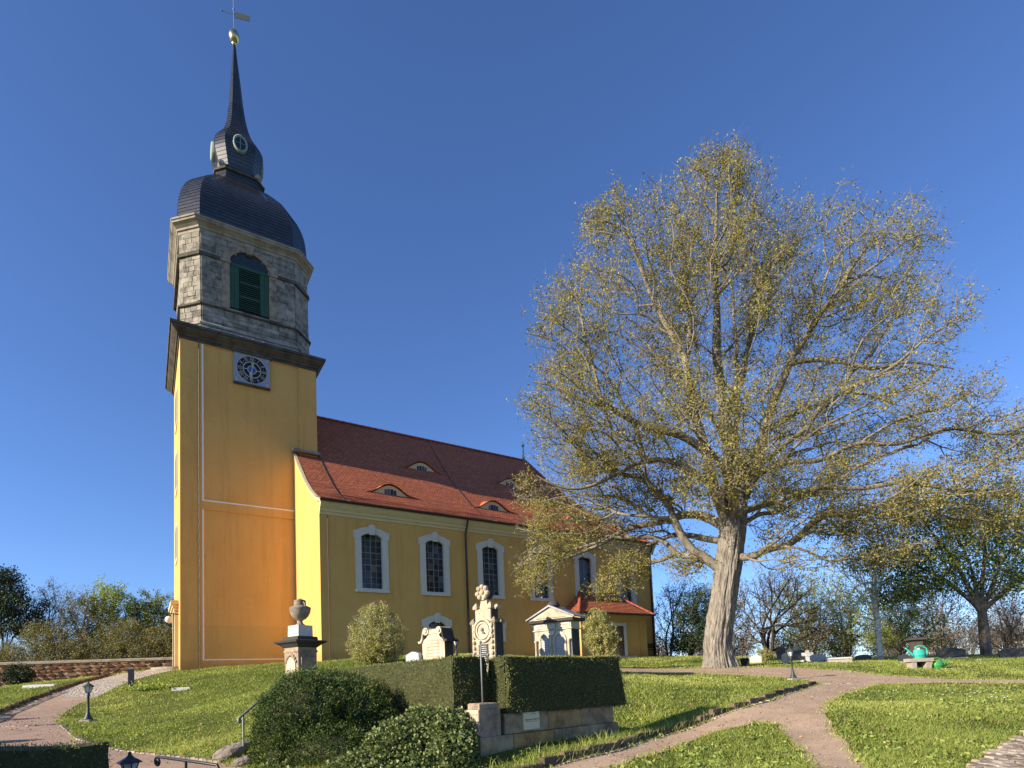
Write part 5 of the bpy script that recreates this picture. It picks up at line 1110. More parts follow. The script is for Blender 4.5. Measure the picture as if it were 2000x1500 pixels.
# iron cross on the post
cross = thing('iron_cross', 'slim grey iron cross with round ends standing on the stone post', 'cross', (*kp(.22, .2), 1.36), radians(-20))
m = MB(); m.tube([(0, 0, 0), (0, 0, .92)], .013, 6); m.tube([(-.10, 0, .74), (.10, 0, .74)], .011, 6)
for p_ in ((-.12, 0, .74), (.12, 0, .74), (0, 0, .94)): m.sphere(p_, .026, 8, 6)
m.build('shaft', 'grey_metal', cross, True)
# sign
sg = thing('direction_sign', 'beige notice plate on the plinth wall pointing to the church entrance', 'sign', (K0[0], K0[1], 0), KA)
m = MB(); m.box(.86, 1.20, .0, .028, .90, 1.175); m.build('plate', 'sign_plate', sg)
text('lettering', 'Zugang zur Kirche ◄', .034, 'ink_dark', sg, rot_xz(1.03, -.002, 1.06), .001)
m = MB(); m.box(.9, 1.16, -.003, .0, 1.026, 1.031); m.build('underline', 'ink_dark', sg)
for a, b in ((.875, 1.16), (1.185, 1.16), (.875, .915), (1.185, .915)): m = MB(); m.sphere((a, -.001, b), .006, 6, 4); m.build('screw', 'grey_metal', sg)

def hedge(name, label, loc, ang, Lx, Ly, z0, z1, n, rg, mat='leaf_yew', leaf=.028, taper=0, cat='hedge', bulge=.05, group=None, bottom=True):
    """box hedge, corner at loc, along local x (Lx) and y (Ly)"""
    T = thing(name, label, cat, (loc[0], loc[1], 0), ang, group); nx_, ny_, nz_ = max(3, int(Lx / .12)), max(3, int(Ly / .12)), max(3, int((z1 - z0) / .12)); V = []; F = []
    def pt(a, b, c):
        tp = taper * (1 - c); x = a * (Lx + 2 * tp) - tp; y = b * (Ly + 2 * tp) - tp; z = z0 + c * (z1 - z0)
        q = mnoise.noise_vector((x * 2.3 + loc[0], y * 2.3, z * 2.3)); q2 = mnoise.noise_vector((x * 9, y * 9 + loc[1], z * 9))
        return np.array([x + q.x * bulge + q2.x * bulge * .4, y + q.y * bulge + q2.y * bulge * .4, z + q.z * bulge * .5 * (c > .5)])
    faces = []
    for fx, na, nb in ((lambda a, b: (a, 0, b), nx_, nz_), (lambda a, b: (1 - a, 1, b), nx_, nz_), (lambda a, b: (0, 1 - a, b), ny_, nz_), (lambda a, b: (1, a, b), ny_, nz_), (lambda a, b: (a, b, 1), nx_, ny_), (lambda a, b: (a, 1 - b, 0), nx_, ny_)):
        base = len(V)
        for i in range(na + 1):
            for j in range(nb + 1): V.append(pt(*fx(i / na, j / nb)))
        for i in range(na):
            for j in range(nb): F.append((base + i * (nb + 1) + j, base + (i + 1) * (nb + 1) + j, base + (i + 1) * (nb + 1) + j + 1, base + i * (nb + 1) + j + 1))
    V = np.array(V); F = np.array(F); c0 = V.mean(0)
    mobj('hedge_core', npmesh('hedge_core', c0 + (V - c0) * np.array([1 - .05 / Lx, 1 - .05 / Ly, .97]), F, 'yew_core', smooth=True), T)
    q = V[F]; nr = np.cross(q[:, 1] - q[:, 0], q[:, 3] - q[:, 0]); ar = np.linalg.norm(nr, axis=1); nr = nr / (ar[:, None] + 1e-9)
    out = ((q.mean(1) - c0) * nr).sum(1); nr[out < 0] *= -1
    fi = rg.choice(len(F), n, p=ar / ar.sum()); a = rg.uniform(0, 1, (n, 1)); b = rg.uniform(0, 1, (n, 1)); Q = q[fi]
    C = (Q[:, 0] * (1 - a) + Q[:, 1] * a) * (1 - b) + (Q[:, 3] * (1 - a) + Q[:, 2] * a) * b
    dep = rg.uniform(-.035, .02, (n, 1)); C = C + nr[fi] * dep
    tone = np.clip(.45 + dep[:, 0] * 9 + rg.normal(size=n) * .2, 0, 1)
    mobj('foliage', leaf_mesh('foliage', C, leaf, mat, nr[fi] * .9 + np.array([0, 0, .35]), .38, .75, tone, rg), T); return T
r2 = np.random.default_rng(33)
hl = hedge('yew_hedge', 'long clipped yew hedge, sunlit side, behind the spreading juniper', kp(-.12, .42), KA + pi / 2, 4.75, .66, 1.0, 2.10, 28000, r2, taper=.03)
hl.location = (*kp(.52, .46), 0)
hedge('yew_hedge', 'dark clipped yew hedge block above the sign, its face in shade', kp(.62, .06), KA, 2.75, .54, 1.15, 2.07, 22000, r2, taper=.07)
# near hedge, bottom left
q = at(212, 1458, 5.6)
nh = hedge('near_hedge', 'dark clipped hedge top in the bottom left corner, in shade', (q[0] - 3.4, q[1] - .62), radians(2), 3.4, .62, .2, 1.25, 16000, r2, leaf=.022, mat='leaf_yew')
# unseen hedge and columns, added only for the shade they cast into view
oh = hedge('shade_hedge', 'added tall hedge, out of view at left, that shades the near hedge', (-6.5, 2.1), radians(120), 4.0, .5, .1, 2.75, 3000, r2, leaf=.05)
for px_, py_, H_, lab in ((85, 1446, 1.7, 'added rounded column, out of view, casting a path shadow nearest the camera'), (72, 1404, 1.6, 'added rounded column, out of view, casting a path shadow by the kerb')):
    q = gpt(px_, py_); L_s = H_ / math.tan(SUN_EL); x_, y_ = q[0] + sin(SUN_AZ) * L_s, q[1] + cos(SUN_AZ) * L_s
    m = MB(); m.lathe(((.22, -.2), (.30, .3), (.30, H_ * .7), (.22, H_ * .9), (.05, H_)), 12); T = thing('shadow_column', lab, 'shrub', (x_, y_, tz(x_, y_)), 0, 'added shadow columns'); m.build('core', 'yew_core', T, True)
# bush at the wall
q = S3(36, 31.5)
tree('dark_bush', 'small dark evergreen bush in front of the rubble wall', q, 1.6, [(0, 0, .7, .95, .7, .6, 200), (-.3, 0, .9, .5, .5, .55, 80), (.3, 0, .9, .5, .5, .5, 80)], .03, 'bark_dark', 'leaf_conifer', 6000, .09, r2, stems=8, spread=.08, tipr=.005, cat='bush')
# spreading juniper
def mound(name, label, cat, loc, prof, n_clump, per, leaf, mat, rg, clr=.16, core='yew_core', asp=.3, up=.5, seed=0):
    """prof: function(px,py)->height; built from list of ellipsoids (x,y,z,rx,ry,rz)"""
    T = thing(name, label, cat, loc); m = MB(); cl = []
    for (x, y, z, rx, ry, rz) in prof:
        b = len(m.v); nn, mm_ = 18, 10; rings = []
        for i in range(mm_ + 1):
            t = pi * i / mm_; ring = []
            for j in range(nn):
                p_ = 2 * pi * j / nn; d = np.array([sin(t) * cos(p_), sin(t) * sin(p_), cos(t)]); k_ = 1 + .16 * mnoise.noise((d[0] * 2.5 + x, d[1] * 2.5 + y, d[2] * 2.5 + seed)); ring.append((x + d[0] * rx * k_ * .80, y + d[1] * ry * k_ * .80, z + d[2] * rz * k_ * .80))
            rings.append(ring)
        m.loft(rings, True)
        n_ = int(n_clump * (rx * ry * rz) ** (2 / 3)); d = unit(rg.normal(size=(n_, 3))); d[:, 2] = np.abs(d[:, 2]) * 1.0 - .15; d = unit(d)
        k_ = 1 + np.array([.20 * mnoise.noise((a * 2.5 + x, b_ * 2.5 + y, c * 2.5 + seed)) + .17 * mnoise.noise((a * 6 + x, b_ * 6, c * 6 + seed)) for a, b_, c in d])
        cl.append(np.hstack([np.array([x, y, z]) + d * np.array([rx, ry, rz]) * k_[:, None], d]))
    mobj('core', m.mesh('core', core, True), T); cl = np.vstack(cl)
    # drop clumps buried in another lobe
    keep = np.ones(len(cl), bool)
    for (x, y, z, rx, ry, rz) in prof: keep &= ((((cl[:, :3] - np.array([x, y, z])) / np.array([rx, ry, rz])) ** 2).sum(1) > .72)
    cl = cl[keep]; n_ = len(cl) * per; C = np.repeat(cl[:, :3], per, 0); D_ = np.repeat(cl[:, 3:], per, 0); u_ = rg.uniform(0, 1, (n_, 1))
    dirs = unit(D_ + np.repeat(rg.normal(size=(len(cl), 3)) * .5, per, 0) + np.array([0, 0, up])); C = C + dirs * u_ * clr + rg.normal(size=(n_, 3)) * clr * .22
    tone = np.clip(np.repeat(rg.uniform(.0, .6, len(cl)), per) + u_[:, 0] * .4 + rg.normal(size=n_) * .1, 0, .97)
    tone[rg.uniform(0, 1, n_) < .0006] = 1.0
    mobj('foliage', leaf_mesh('foliage', C, leaf, mat, dirs, asp, .55, tone, rg), T); return T
jl = np.array(spot(640, 9.6, 1450)); jl[2] = .45
def PX(px, py, d): return tuple(at(px, py, d) - jl)
J = [PX(600, 1420, 9.6) + (.75, .8, .75), PX(690, 1415, 9.9) + (.7, .7, .65), PX(568, 1445, 9.4) + (.48, .62, .60), PX(660, 1365, 10.4) + (.62, .6, .42), PX(590, 1370, 10.2) + (.45, .5, .40), PX(640, 1480, 9.0) + (.75, .55, .45), PX(730, 1440, 9.7) + (.45, .5, .5), PX(555, 1490, 9.0) + (.36, .42, .35), PX(620, 1340, 10.6) + (.40, .4, .24)]
mound('juniper_bush', 'wide dark green juniper bush with feathery sprays at lower centre', 'bush', jl, J, 2200, 20, .036, 'leaf_juniper', r2, .12, asp=.36)
il = np.array(spot(800, 8.7, 1460)); il[2] = .2
def PX2(px, py, d): return tuple(at(px, py, d) - il)
I_ = [PX2(830, 1430, 9.0) + (.42, .5, .34), PX2(880, 1450, 8.7) + (.36, .42, .42), PX2(780, 1470, 8.7) + (.5, .5, .40), PX2(880, 1490, 8.3) + (.34, .32, .36), PX2(720, 1510, 8.4) + (.55, .4, .28), PX2(830, 1520, 8.3) + (.6, .4, .35), PX2(905, 1465, 8.35) + (.17, .2, .22), PX2(560, 1520, 8.6) + (.6, .3, .2)]
mound('ivy_mass', 'bright leafy ivy spilling down beside the inscribed stone post', 'ivy', il, I_, 7000, 3, .047, 'leaf_ivy', r2, .07, asp=.9, up=.3)

# ================================================================== monuments
MR = radians(-35)
def tomb(name, label, px, d, rz=MR, group=None, cat='gravestone', dz=0):
    x, y, z = spot(px, d); return thing(name, label, cat, (x, y, z + dz - .03), rz, group)
def scrawl(parent, x0, x1, z_top, z_bot, y, rows, mat, rs, h=.014, name='inscription_line'):
    for k in range(rows):
        z = z_top - (z_top - z_bot) * (k + .5) / rows; m = MB(); x = x0 + rs.uniform(0, .12) * (x1 - x0); e_ = x1 - rs.uniform(0, .12) * (x1 - x0)
        while x < e_:
            l = rs.uniform(.02, .055); m.box(x, min(x + l, e_), y - .002, y + .004, z - h / 2, z + h / 2); x += l + .014
        if m.v: o = m.build(name, mat, parent); o['kind'] = 'stuff'
rs = random.Random(4)
# pedestal with urn
T = tomb('urn_pedestal', 'weathered stone pedestal with carved sides and broad cap, carrying an urn', 588, 16.4, radians(-33), cat='pedestal', dz=-.3)
m = MB(); m.sq(((.36, 0), (.36, .25), (.33, .3), (.30, .42), (.30, .5), (.31, 1.22)), asp=1.0); m.build('shaft', 'pedestal_stone', T)
for sx in (-1, 1):
    m = MB(); m.loft([[(sx * (.30 + w_) , -.24 + .0, z), (sx * (.30 + w_), .24, z), (sx * .28, .24, z), (sx * .28, -.24, z)] for z, w_ in ((.28, .09), (.45, .12), (.62, .10), (.8, .03), (.95, .06), (1.05, .08), (1.12, .02))]); m.build('side_scroll', 'pedestal_stone', T)
m = MB(); A = np.linspace(0, 2 * pi, 22, endpoint=False); m.prism_xz([(.2 * cos(a), .78 + .32 * sin(a)) for a in A], -.33, -.29); m.build('oval_panel', 'sandstone_light', T)
for a_ in np.linspace(.5, 2.64, 8): m = MB(); m.sphere((.24 * cos(a_), -.31, .80 + .36 * sin(a_)), .05, 8, 6); m.build('carved_leaf', 'pedestal_stone', T)
m = MB(); m.sq(((.32, 1.22), (.33, 1.25), (.33, 1.27), (.31, 1.3), (.31, 1.36)), asp=1); m.build('neck_moulding', 'pedestal_stone', T)
m = MB(); m.sq(((.31, 1.36), (.36, 1.40), (.42, 1.46), (.5, 1.5), (.52, 1.55), (.42, 1.57)), asp=1.0); m.build('cap', 'tomb_dark', T)
m = MB(); m.sq(((.34, 1.57), (.33, 1.66), (.3, 1.68))); m.build('cap_step', 'tomb_dark', T)
m = MB(); m.sq(((.24, 1.68), (.235, 1.99), (.23, 2.0))); m.build('block', 'pale_stone', T)
ub = T.location; U = thing('stone_urn', 'dark grey stone urn with lid on top of the tall pedestal', 'urn', (ub[0], ub[1], ub[2] + 2.0), radians(-33))
m = MB(); m.lathe(((.13, 0), (.13, .03), (.08, .07), (.06, .13), (.09, .16), (.16, .2), (.23, .28), (.275, .38), (.29, .47), (.30, .50), (.28, .53), (.19, .57), (.16, .59)), 24); m.build('bowl', 'urn_stone', U, True)
m = MB(); m.lathe(((.165, .585), (.165, .63), (.16, .70), (.17, .72), (.11, .75), (.05, .77), (.03, .79)), 20); m.build('lid', 'urn_stone', U, True)
for a_ in (0, pi): m = MB(); m.tube([(.13 * cos(a_), .13 * sin(a_), .70), (.22 * cos(a_), .22 * sin(a_), .62), (.27 * cos(a_), .27 * sin(a_), .45), (.20 * cos(a_), .20 * sin(a_), .22)], .028, 6); m.build('handle', 'urn_stone', U, True)
# scrolled tomb
T = tomb('scroll_tombstone', 'pale tombstone with rolled scroll top and side coloured dark for shade behind the hedge', 849, 17.2)
W2, TH2, HH = .44, .38, 1.12
m = MB(); m.box(-W2, W2, 0, TH2, 0, HH - .18); m.build('slab', 'tomb_dark', T)  # sides of the pale stone coloured dark to stand for their shade
m = MB(); m.prism_xz([(-W2 - .01, 0), (W2 + .01, 0), (W2 + .01, HH - .2), (W2 * .62, HH - .1), (W2 * .42, HH + .06), (-W2 * .42, HH + .06), (-W2 * .62, HH - .1), (-W2 - .01, HH - .2)], -.02, -.001); m.build('face', 'sandstone_light', T)
prof = [(.60, HH - .20), (.50, HH - .19), (.44, HH - .10), (.41, HH + .05), (.37, HH + .16), (.28, HH + .20), (.20, HH + .15)]
for sgn in (-1, 1):
    m = MB(); top = [(sgn * a, z) for a, z in prof]; m.loft([[(x, y, z) for x, z in top] + [(x * .93, y, z - .06) for x, z in reversed(top)] for y in (-.07, TH2 + .05)]); m.build('scroll_hood', 'tomb_dark' if sgn > 0 else 'sandstone_light', T)  # right hood dark, left pale: shade and sun are put into the colour
    m = MB(); m.lathe(((.115, 0), (.115, TH2 + .1)), 18); m.xf(Matrix.Translation((sgn * .27, TH2 + .03, HH + .09)) @ Matrix.Rotation(pi / 2, 4, 'X')); m.build('volute', 'sandstone_light', T, False)
    m = MB(); m.lathe(((.055, 0), (.055, .03)), 12); m.xf(Matrix.Translation((sgn * .27, -.075, HH + .09)) @ Matrix.Rotation(pi / 2, 4, 'X')); m.build('volute_eye', 'white_trim', T)
m = MB(); m.box(-.18, .18, -.04, TH2, HH + .0, HH + .14); m.build('bridge', 'sandstone_light', T)
scrawl(T, -.3, .3, HH - .15, .12, -.023, 9, 'engraved', rs, .02)
# neo-gothic tomb
T = tomb('gothic_tombstone', 'tall ornately carved sandstone tombstone with crocketed top and dark plaque', 948, 16.6)
def tier(x0, z0, z1, y0=0, y1=.36, mat='sandstone_carved', name='tier'): m = MB(); m.box(-x0, x0, y0, y1, z0, z1); m.build(name, mat, T)
m = MB(); m.box(-.40, .40, .03, .40, 0, 1.42); m.build('body', 'tomb_dark', T); m = MB(); m.box(-.27, .27, .05, .36, 1.42, 1.86); m.build('upper_body', 'tomb_dark', T)
m = MB(); m.box(-.41, .41, -.03, .028, 0, 1.44); m.build('carved_front', 'sandstone_carved', T); m = MB(); m.box(-.28, .28, -.01, .045, 1.445, 1.88); m.build('carved_gable', 'sandstone_carved', T)
A = np.linspace(0, 2 * pi, 24, endpoint=False)
for ro, ri, y0_, y1_ in ((.34, .28, -.08, -.03), (.24, .19, -.075, -.03)): m = MB(); m.ring_xz([(ro * cos(a), 1.24 + ro * 1.05 * sin(a)) for a in A], [(ri * cos(a), 1.24 + ri * 1.05 * sin(a)) for a in A], y0_, y1_); m.build('medallion_ring', 'sandstone_light', T)
m = MB(); m.prism_xz([(.19 * cos(a), 1.24 + .2 * sin(a)) for a in A], -.045, -.031); m.build('medallion', 'sandstone_light', T)
m = MB(); m.sphere((-.01, -.05, 1.27), .055, 10, 8); m.loft([[(-.06 + .03 * k, -.05, 1.22 - .04 * k), (.0 + .03 * k, -.08, 1.22 - .04 * k), (.05 + .03 * k, -.05, 1.21 - .04 * k)] for k in range(3)]); o = m.build('portrait', 'rock', T, True); o['kind'] = 'stuff'
m = MB(); m.box(-.17, .17, -.05, -.031, .30, .84); pq = m.build('plaque', 'plaque_black', T); scrawl(T, -.13, .13, (.81), .34, -.053, 8, 'ink_light', rs, .016)
for sx in (-1, 1):
    for z in np.arange(.1, 1.4, .16): m = MB(); m.sphere((sx * .33, -.05, z), .055, 7, 5, 1.2); m.build('foliage_boss', 'sandstone_carved', T)
for sx, z in ((-.38, 1.46), (.38, 1.46), (-.26, 1.9), (.26, 1.9), (-.38, 1.46), (.38, 1.46)):
    for y_ in (.02, .34):
        m = MB(); m.sq(((.07, z - .03), (.085, z + .03), (.06, z + .08), (.01, z + .16)), (sx, y_)); m.build('pinnacle', 'sandstone_carved', T)
m = MB(); m.taper(0, .16, .15, .13, .10, .10, 1.88, 2.16); m.build('neck', 'sandstone_carved', T)
A10 = np.linspace(0, 2 * pi, 24, endpoint=False); st_ = [((.20 + .018 * cos(4 * a)) * sin(a), 2.34 + (.19 + .018 * cos(4 * a)) * cos(a)) for k, a in enumerate(A10)]
m = MB(); m.prism_xz(st_, .0, .09); m.build('cross_flower', 'sandstone_carved', T); m = MB(); m.prism_xz([(x * .85, z) for x, z in st_], .22, .32); m.build('cross_flower', 'tomb_dark', T)
m = MB(); m.box(-.13, .13, .091, .219, 2.17, 2.42); m.build('crown_block', 'tomb_dark', T)
for sx, z in ((-.13, 2.47), (.13, 2.47), (0, 2.52), (-.18, 2.32), (.18, 2.32), (-.1, 2.22), (.1, 2.22), (0, 2.36)): m = MB(); m.sphere((sx, .0, z), .075, 8, 6); m.build('crocket', 'sandstone_carved', T)
# temple tomb
T = tomb('temple_tombstone', 'pale temple-shaped tombstone with pediment and two arched grey tablets', 1084, 18.0)
W2 = .66
m = MB(); m.box(-W2, W2, .02, .5, 0, 1.52); m.build('body', 'tomb_dark', T); m = MB(); m.box(-W2 - .01, W2 + .01, -.03, .018, 0, 1.3); m.build('front', 'sandstone_light', T)
m = MB(); m.box(-W2 - .06, W2 + .06, -.07, .53, 1.302, 1.33); m.build('architrave', 'sandstone_light', T); m = MB(); m.box(-W2 - .02, W2 + .02, -.045, .515, 1.332, 1.55); m.build('frieze', 'sandstone_light', T)
m = MB(); m.box(-W2 - .16, W2 + .16, -.17, .62, 1.552, 1.64); m.build('cornice', 'tomb_dark', T)
m = MB(); m.prism_xz([(-W2 - .17, 1.642), (W2 + .17, 1.642), (0, 2.02)], -.14, -.06); m.build('pediment', 'sandstone_light', T)
m = MB(); m.prism_xz([(-W2 + .12, 1.68), (W2 - .12, 1.68), (0, 1.94)], -.165, -.142); m.build('pediment_relief', 'sandstone_carved', T)
for sx in (-1, 1): m = MB(); m.loft([[(sx * (W2 + .22), y_, 1.645), (sx * (W2 + .22), y_, 1.69), (0, y_, 2.09), (0, y_, 2.03)] for y_ in (-.2, .66)]); m.build('roof_slab', 'lead', T)
m = MB(); m.lathe(((.2, 2.05), (.2, 2.12), (.15, 2.2), (.05, 2.25)), 14, (0, .1)); m.build('crest', 'tomb_dark', T, True)
for sx in (-1, 1):
    c_ = sx * .265; ar = [(c_ - .17, .05), (c_ + .17, .05)] + [(c_ + .17 * cos(a), 1.0 + .17 * sin(a)) for a in np.linspace(0, pi, 10)]
    ao = [(c_ - .23, .04), (c_ + .23, .04)] + [(c_ + .23 * cos(a), 1.0 + .24 * sin(a)) for a in np.linspace(0, pi, 10)]
    m = MB(); m.ring_xz(ao, ar, -.075, -.031); m.build('arch_frame', 'sandstone_light', T); m = MB(); m.prism_xz(ar, -.05, -.032); m.build('tablet', 'plate_grey', T); scrawl(T, c_ - .13, c_ + .13, 1.08, .1, -.052, 13, 'ink_light', rs, .016)
    m = MB(); m.lathe(((.05, .02), (.05, .08), (.035, .1), (.035, .92), (.05, .95), (.06, 1.0)), 10, (sx * (W2 - .06), -.08)); m.build('colonnette', 'sandstone_light', T, True)
    m = MB(); m.box(sx * .44 - .19, sx * .44 + .19, -.06, -.046, 1.38, 1.51); m.build('name_panel', 'white_trim', T); scrawl(T, sx * .44 - .15, sx * .44 + .15, 1.5, 1.39, -.063, 1, 'engraved', rs, .04)
m = MB(); m.prism_xz([(-.14, 1.28), (.14, 1.28), (.06, 1.16), (0, 1.13), (-.06, 1.16)], -.09, -.032); m.build('cartouche', 'white_trim', T)
m = MB(); m.box(-.14, .14, -.1, -.046, 1.34, 1.5); m.build('centre_block', 'sandstone_light', T)
# small blue-grey headstone
T = tomb('small_headstone', 'low blue-grey headstone with wavy top beside the scroll tombstone', 806, 17.5)
m = MB(); m.prism_xz([(-.27, 0), (.27, 0), (.27, .50), (.15, .56), (0, .58), (-.15, .53), (-.27, .48)], -.001, .16); m.build('slab', 'blue_granite', T)
m = MB(); m.box(-.33, .33, -.06, .22, -.05, .08); m.build('plinth', 'grey_granite', T)
# right-hand row of graves
def slab(name, label, px, d, w_, h_, t_, mat, rz=radians(-25), top=0.0, grp='gravestones in the far row', plinth=True, dz=0):
    T = tomb(name, label, px, d, rz, grp, dz=dz); m = MB(); k_ = top; m.loft([[(x, y, z) for x, z in ((-w_ * .92, 0), (w_ * .92, 0), (w_, h_ * .8), (w_ * .5, h_ * (.95 + k_ * .05)), (0, h_ * (1 + k_)), (-w_ * .5, h_ * (.95 + k_ * .05)), (-w_, h_ * .8))] for y in (0, t_)]); m.build('slab', mat, T)
    if plinth: m = MB(); m.box(-w_ * 1.1, w_ * 1.1, -.05, t_ + .05, -.1, .07); m.build('plinth', 'concrete', T)
    return T
slab('headstone', 'cream headstone with gently pointed top right of the linden trunk', 1478, 27.5, .27, .42, .13, 'pale_stone', top=.06)
slab('headstone', 'narrow cream headstone right behind the lamp post', 1537, 26.5, .17, .52, .14, 'sandstone_light', top=.02)
slab('headstone', 'light grey speckled headstone right of the stone cross', 1600, 27, .32, .46, .14, 'grey_granite', top=.02)
slab('headstone', 'tiny pale headstone left of the stone cross', 1572, 27.6, .13, .15, .1, 'pale_stone', plinth=False)
slab('headstone', 'broad dark headstone behind the lamp', 1558, 30.5, .36, .72, .2, 'black_granite', top=.12)
slab('headstone', 'tall dark headstone left of the lamp head', 1530, 31.5, .28, .8, .2, 'black_granite', top=.05)
slab('headstone', 'black headstone half behind the pump bench', 1770, 25.5, .25, .36, .15, 'black_granite', top=.1, plinth=False)
slab('headstone', 'wide low black headstone left of the grey-trunked tree', 1862, 28.5, .60, .55, .2, 'black_granite', top=.06)
slab('headstone', 'wide rounded black headstone at the right picture edge', 1982, 26, .48, .48, .2, 'black_granite', top=.05)
slab('headstone', 'dark grey headstone far right of the flat stone slab', 1690, 29, .36, .34, .18, 'black_granite', top=.0)
T = tomb('flat_grave', 'low flat pale grave slab in the far row', 1640, 26.5, radians(-25), cat='grave'); m = MB(); m.box(-.55, .55, 0, .9, -.1, .20); m.build('base', 'concrete', T); m = MB(); m.loft([[(-.6, -.05, .2), (.6, -.05, .2), (.6, .95, .2), (-.6, .95, .2)], [(-.5, .05, .27), (.5, .05, .27), (.5, .85, .27), (-.5, .85, .27)]]); m.build('slab', 'pale_stone', T)
T = tomb('stone_cross', 'small grey stone cross between the pale headstones', 1580, 28.2, radians(-25), cat='cross'); m = MB(); m.box(-.09, .09, 0, .12, 0, .62); m.box(-.26, -.0905, .005, .115, .34, .5); m.box(.0905, .26, .005, .115, .34, .5); m.build('cross', 'grey_granite', T); m = MB(); m.box(-.22, .22, -.06, .18, -.06, .1); m.build('plinth', 'grey_granite', T)
T = tree('golden_shrub', 'small golden green shrub beside the cream headstone', S3(1496, 28.5), 1.0, [(0, 0, .45, .42, .4, .38, 120), (.25, 0, .3, .35, .35, .25, 60)], .02, 'twig_pale', 'leaf_shrub', 2200, .06, r2, stems=6, spread=.04, tipr=.004, cat='shrub')
# plaque leaning at the linden
T = thing('tree_plaque', 'dark tilted plaque leaning against the foot of the linden', 'plaque', np.array(gpt(1455, 1302)) + np.array([0, -.05, 0]), radians(-15))
m = MB(); m.add([(-.16, -.12, .02), (.16, -.12, .02), (.16, .3, .36), (-.16, .3, .36), (-.16, -.09, -.02), (.16, -.09, -.02), (.16, .33, .32), (-.16, .33, .32)], [(0, 1, 2, 3), (4, 7, 6, 5), (0, 4, 5, 1), (1, 5, 6, 2), (2, 6, 7, 3), (3, 7, 4, 0)]); m.build('plate', 'plaque_black', T)
# red stone near the bush, white flat slab
q = gpt(18, 1338); T = thing('red_stone_marker', 'short reddish stone block with carved front left of the dark bush', 'stone', q, radians(-30)); m = MB(); m.loft([[(x, y, z) for x, y in ((-.26, -.16), (.26, -.16), (.26, .16), (-.26, .16))] for z in (-.1, .72)] + [[(-.2, -.14, .80), (.2, -.14, .80), (.2, .14, .80), (-.2, .14, .80)]]); m.build('block', 'red_stone', T); scrawl(T, -.16, .16, .66, .15, -.163, 4, 'engraved', rs, .03)
q = gpt(83, 1341); T = thing('flat_white_slab', 'flat whitish slab lying in the grass before the wall', 'slab', q, radians(10)); m = MB(); m.loft([[(-.6, -.3, -.05), (.6, -.3, -.05), (.6, .3, -.05), (-.6, .3, -.05)], [(-.58, -.28, .07), (.58, -.28, .07), (.5, .2, .1), (-.5, .2, .1)]]); m.build('slab', 'bed_white', T)
q = gpt(356, 1346); T = thing('flat_grave_stone', 'small flat white stone on the lawn right of the black bollard', 'slab', q, radians(15)); m = MB(); m.loft([[(-.3, -.2, -.05), (.3, -.2, -.05), (.3, .2, -.05), (-.3, .2, -.05)], [(-.28, -.18, .05), (.28, -.18, .05), (.26, .16, .07), (-.26, .16, .07)]]); m.build('slab', 'bed_white', T)
# rocks by the hand rail
for px_, py_, s_, lab in ((447, 1482, .23, 'large grey boulder at the foot of the hand rail'), (468, 1466, .17, 'smaller brown rock behind the grey boulder'), (478, 1494, .15, 'flat rock below the hand rail post')):
    q = gpt(px_, py_); m = MB(); rings = []
    for i in range(7):
        t = pi * i / 6; rings.append([(s_ * 1.25 * sin(t) * cos(p_) * (1 + .3 * mnoise.noise((cos(p_) * 1.7 + px_, sin(p_) * 1.7, i * .4))), s_ * .8 * sin(t) * sin(p_) * (1 + .3 * mnoise.noise((cos(p_) * 1.9, sin(p_) * 1.9 + px_, i * .5))), -s_ * .62 * cos(t) * (1 + .25 * mnoise.noise((cos(p_), sin(p_), px_ * .1)))) for p_ in np.linspace(0, 2 * pi, 10, endpoint=False)])
    m.loft(rings); o = m.build('rock', 'rock', None, False, (q[0], q[1], q[2] + s_ * .3), random.uniform(.3, .8)); o.rotation_euler.y = -.25; tag(o, lab, 'rock', 'rocks by the hand rail')

# ================================================================== lamps, rails, bollard
def lamp(label, loc, H=1.0, mat='dark_green_metal', rz=0, post_r=.028, group='garden lamps', sc=1.0):
    T = thing('garden_lamp', label, 'lamp', loc, rz, group)
    m = MB(); m.sq(((.14, -.1), (.14, .05), (.12, .06))); m.build('base', 'concrete' if mat != 'black_metal' else mat, T)
    m = MB(); hb = H - .30; m.lathe(((.11, .06), (.10, .09), (.06, .16), (.04, .24), (.03, .34), (post_r, .36), (post_r, hb - .06), (.04, hb - .05), (.04, hb - .03), (.03, hb), (.05, hb + .02)), 10); m.build('post', mat, T, True)
    m = MB(); A6 = [2 * pi * k / 6 + .3 for k in range(6)]
    m.lathe(((.05, hb + .02), (.058, hb + .03)), 6, rot=.3); m.build('lantern_floor', mat, T)
    for a in A6: m = MB().tube([(.056 * cos(a), .056 * sin(a), hb + .03), (.10 * cos(a), .10 * sin(a), hb + .185)], .007, 4); m.build('lantern_bar', mat, T)
    m = MB(); m.lathe(((.05, hb + .03), (.093, hb + .184)), 6, rot=.3); m.build('lantern_glass', 'lantern_glass', T)
    m = MB(); m.lathe(((.145, hb + .185), (.14, hb + .195), (.10, hb + .225), (.055, hb + .25), (.03, hb + .275), (.022, hb + .29)), 6, rot=.3); m.build('lantern_roof', mat, T); m = MB(); m.sphere((0, 0, hb + .302), .022, 8, 6, 1.2); m.build('knob', mat, T, True)
    return T
q = gpt(172, 1410); lamp('dark green garden lamp on the left lawn beside the path', q, 1.02)
q = gpt(1550, 1328); lamp('grey garden lamp where the gravel paths meet', q, 1.02, 'dark_green_metal').rotation_euler = (0, -.05, .2)
q = np.array(spot(253, 7.3, 1560)); p = at(253, 1472, 7.3); q[2] = p[2] - 1.02; lamp('black garden lamp, only its lantern showing, at the bottom edge', q, 1.02, 'black_metal')
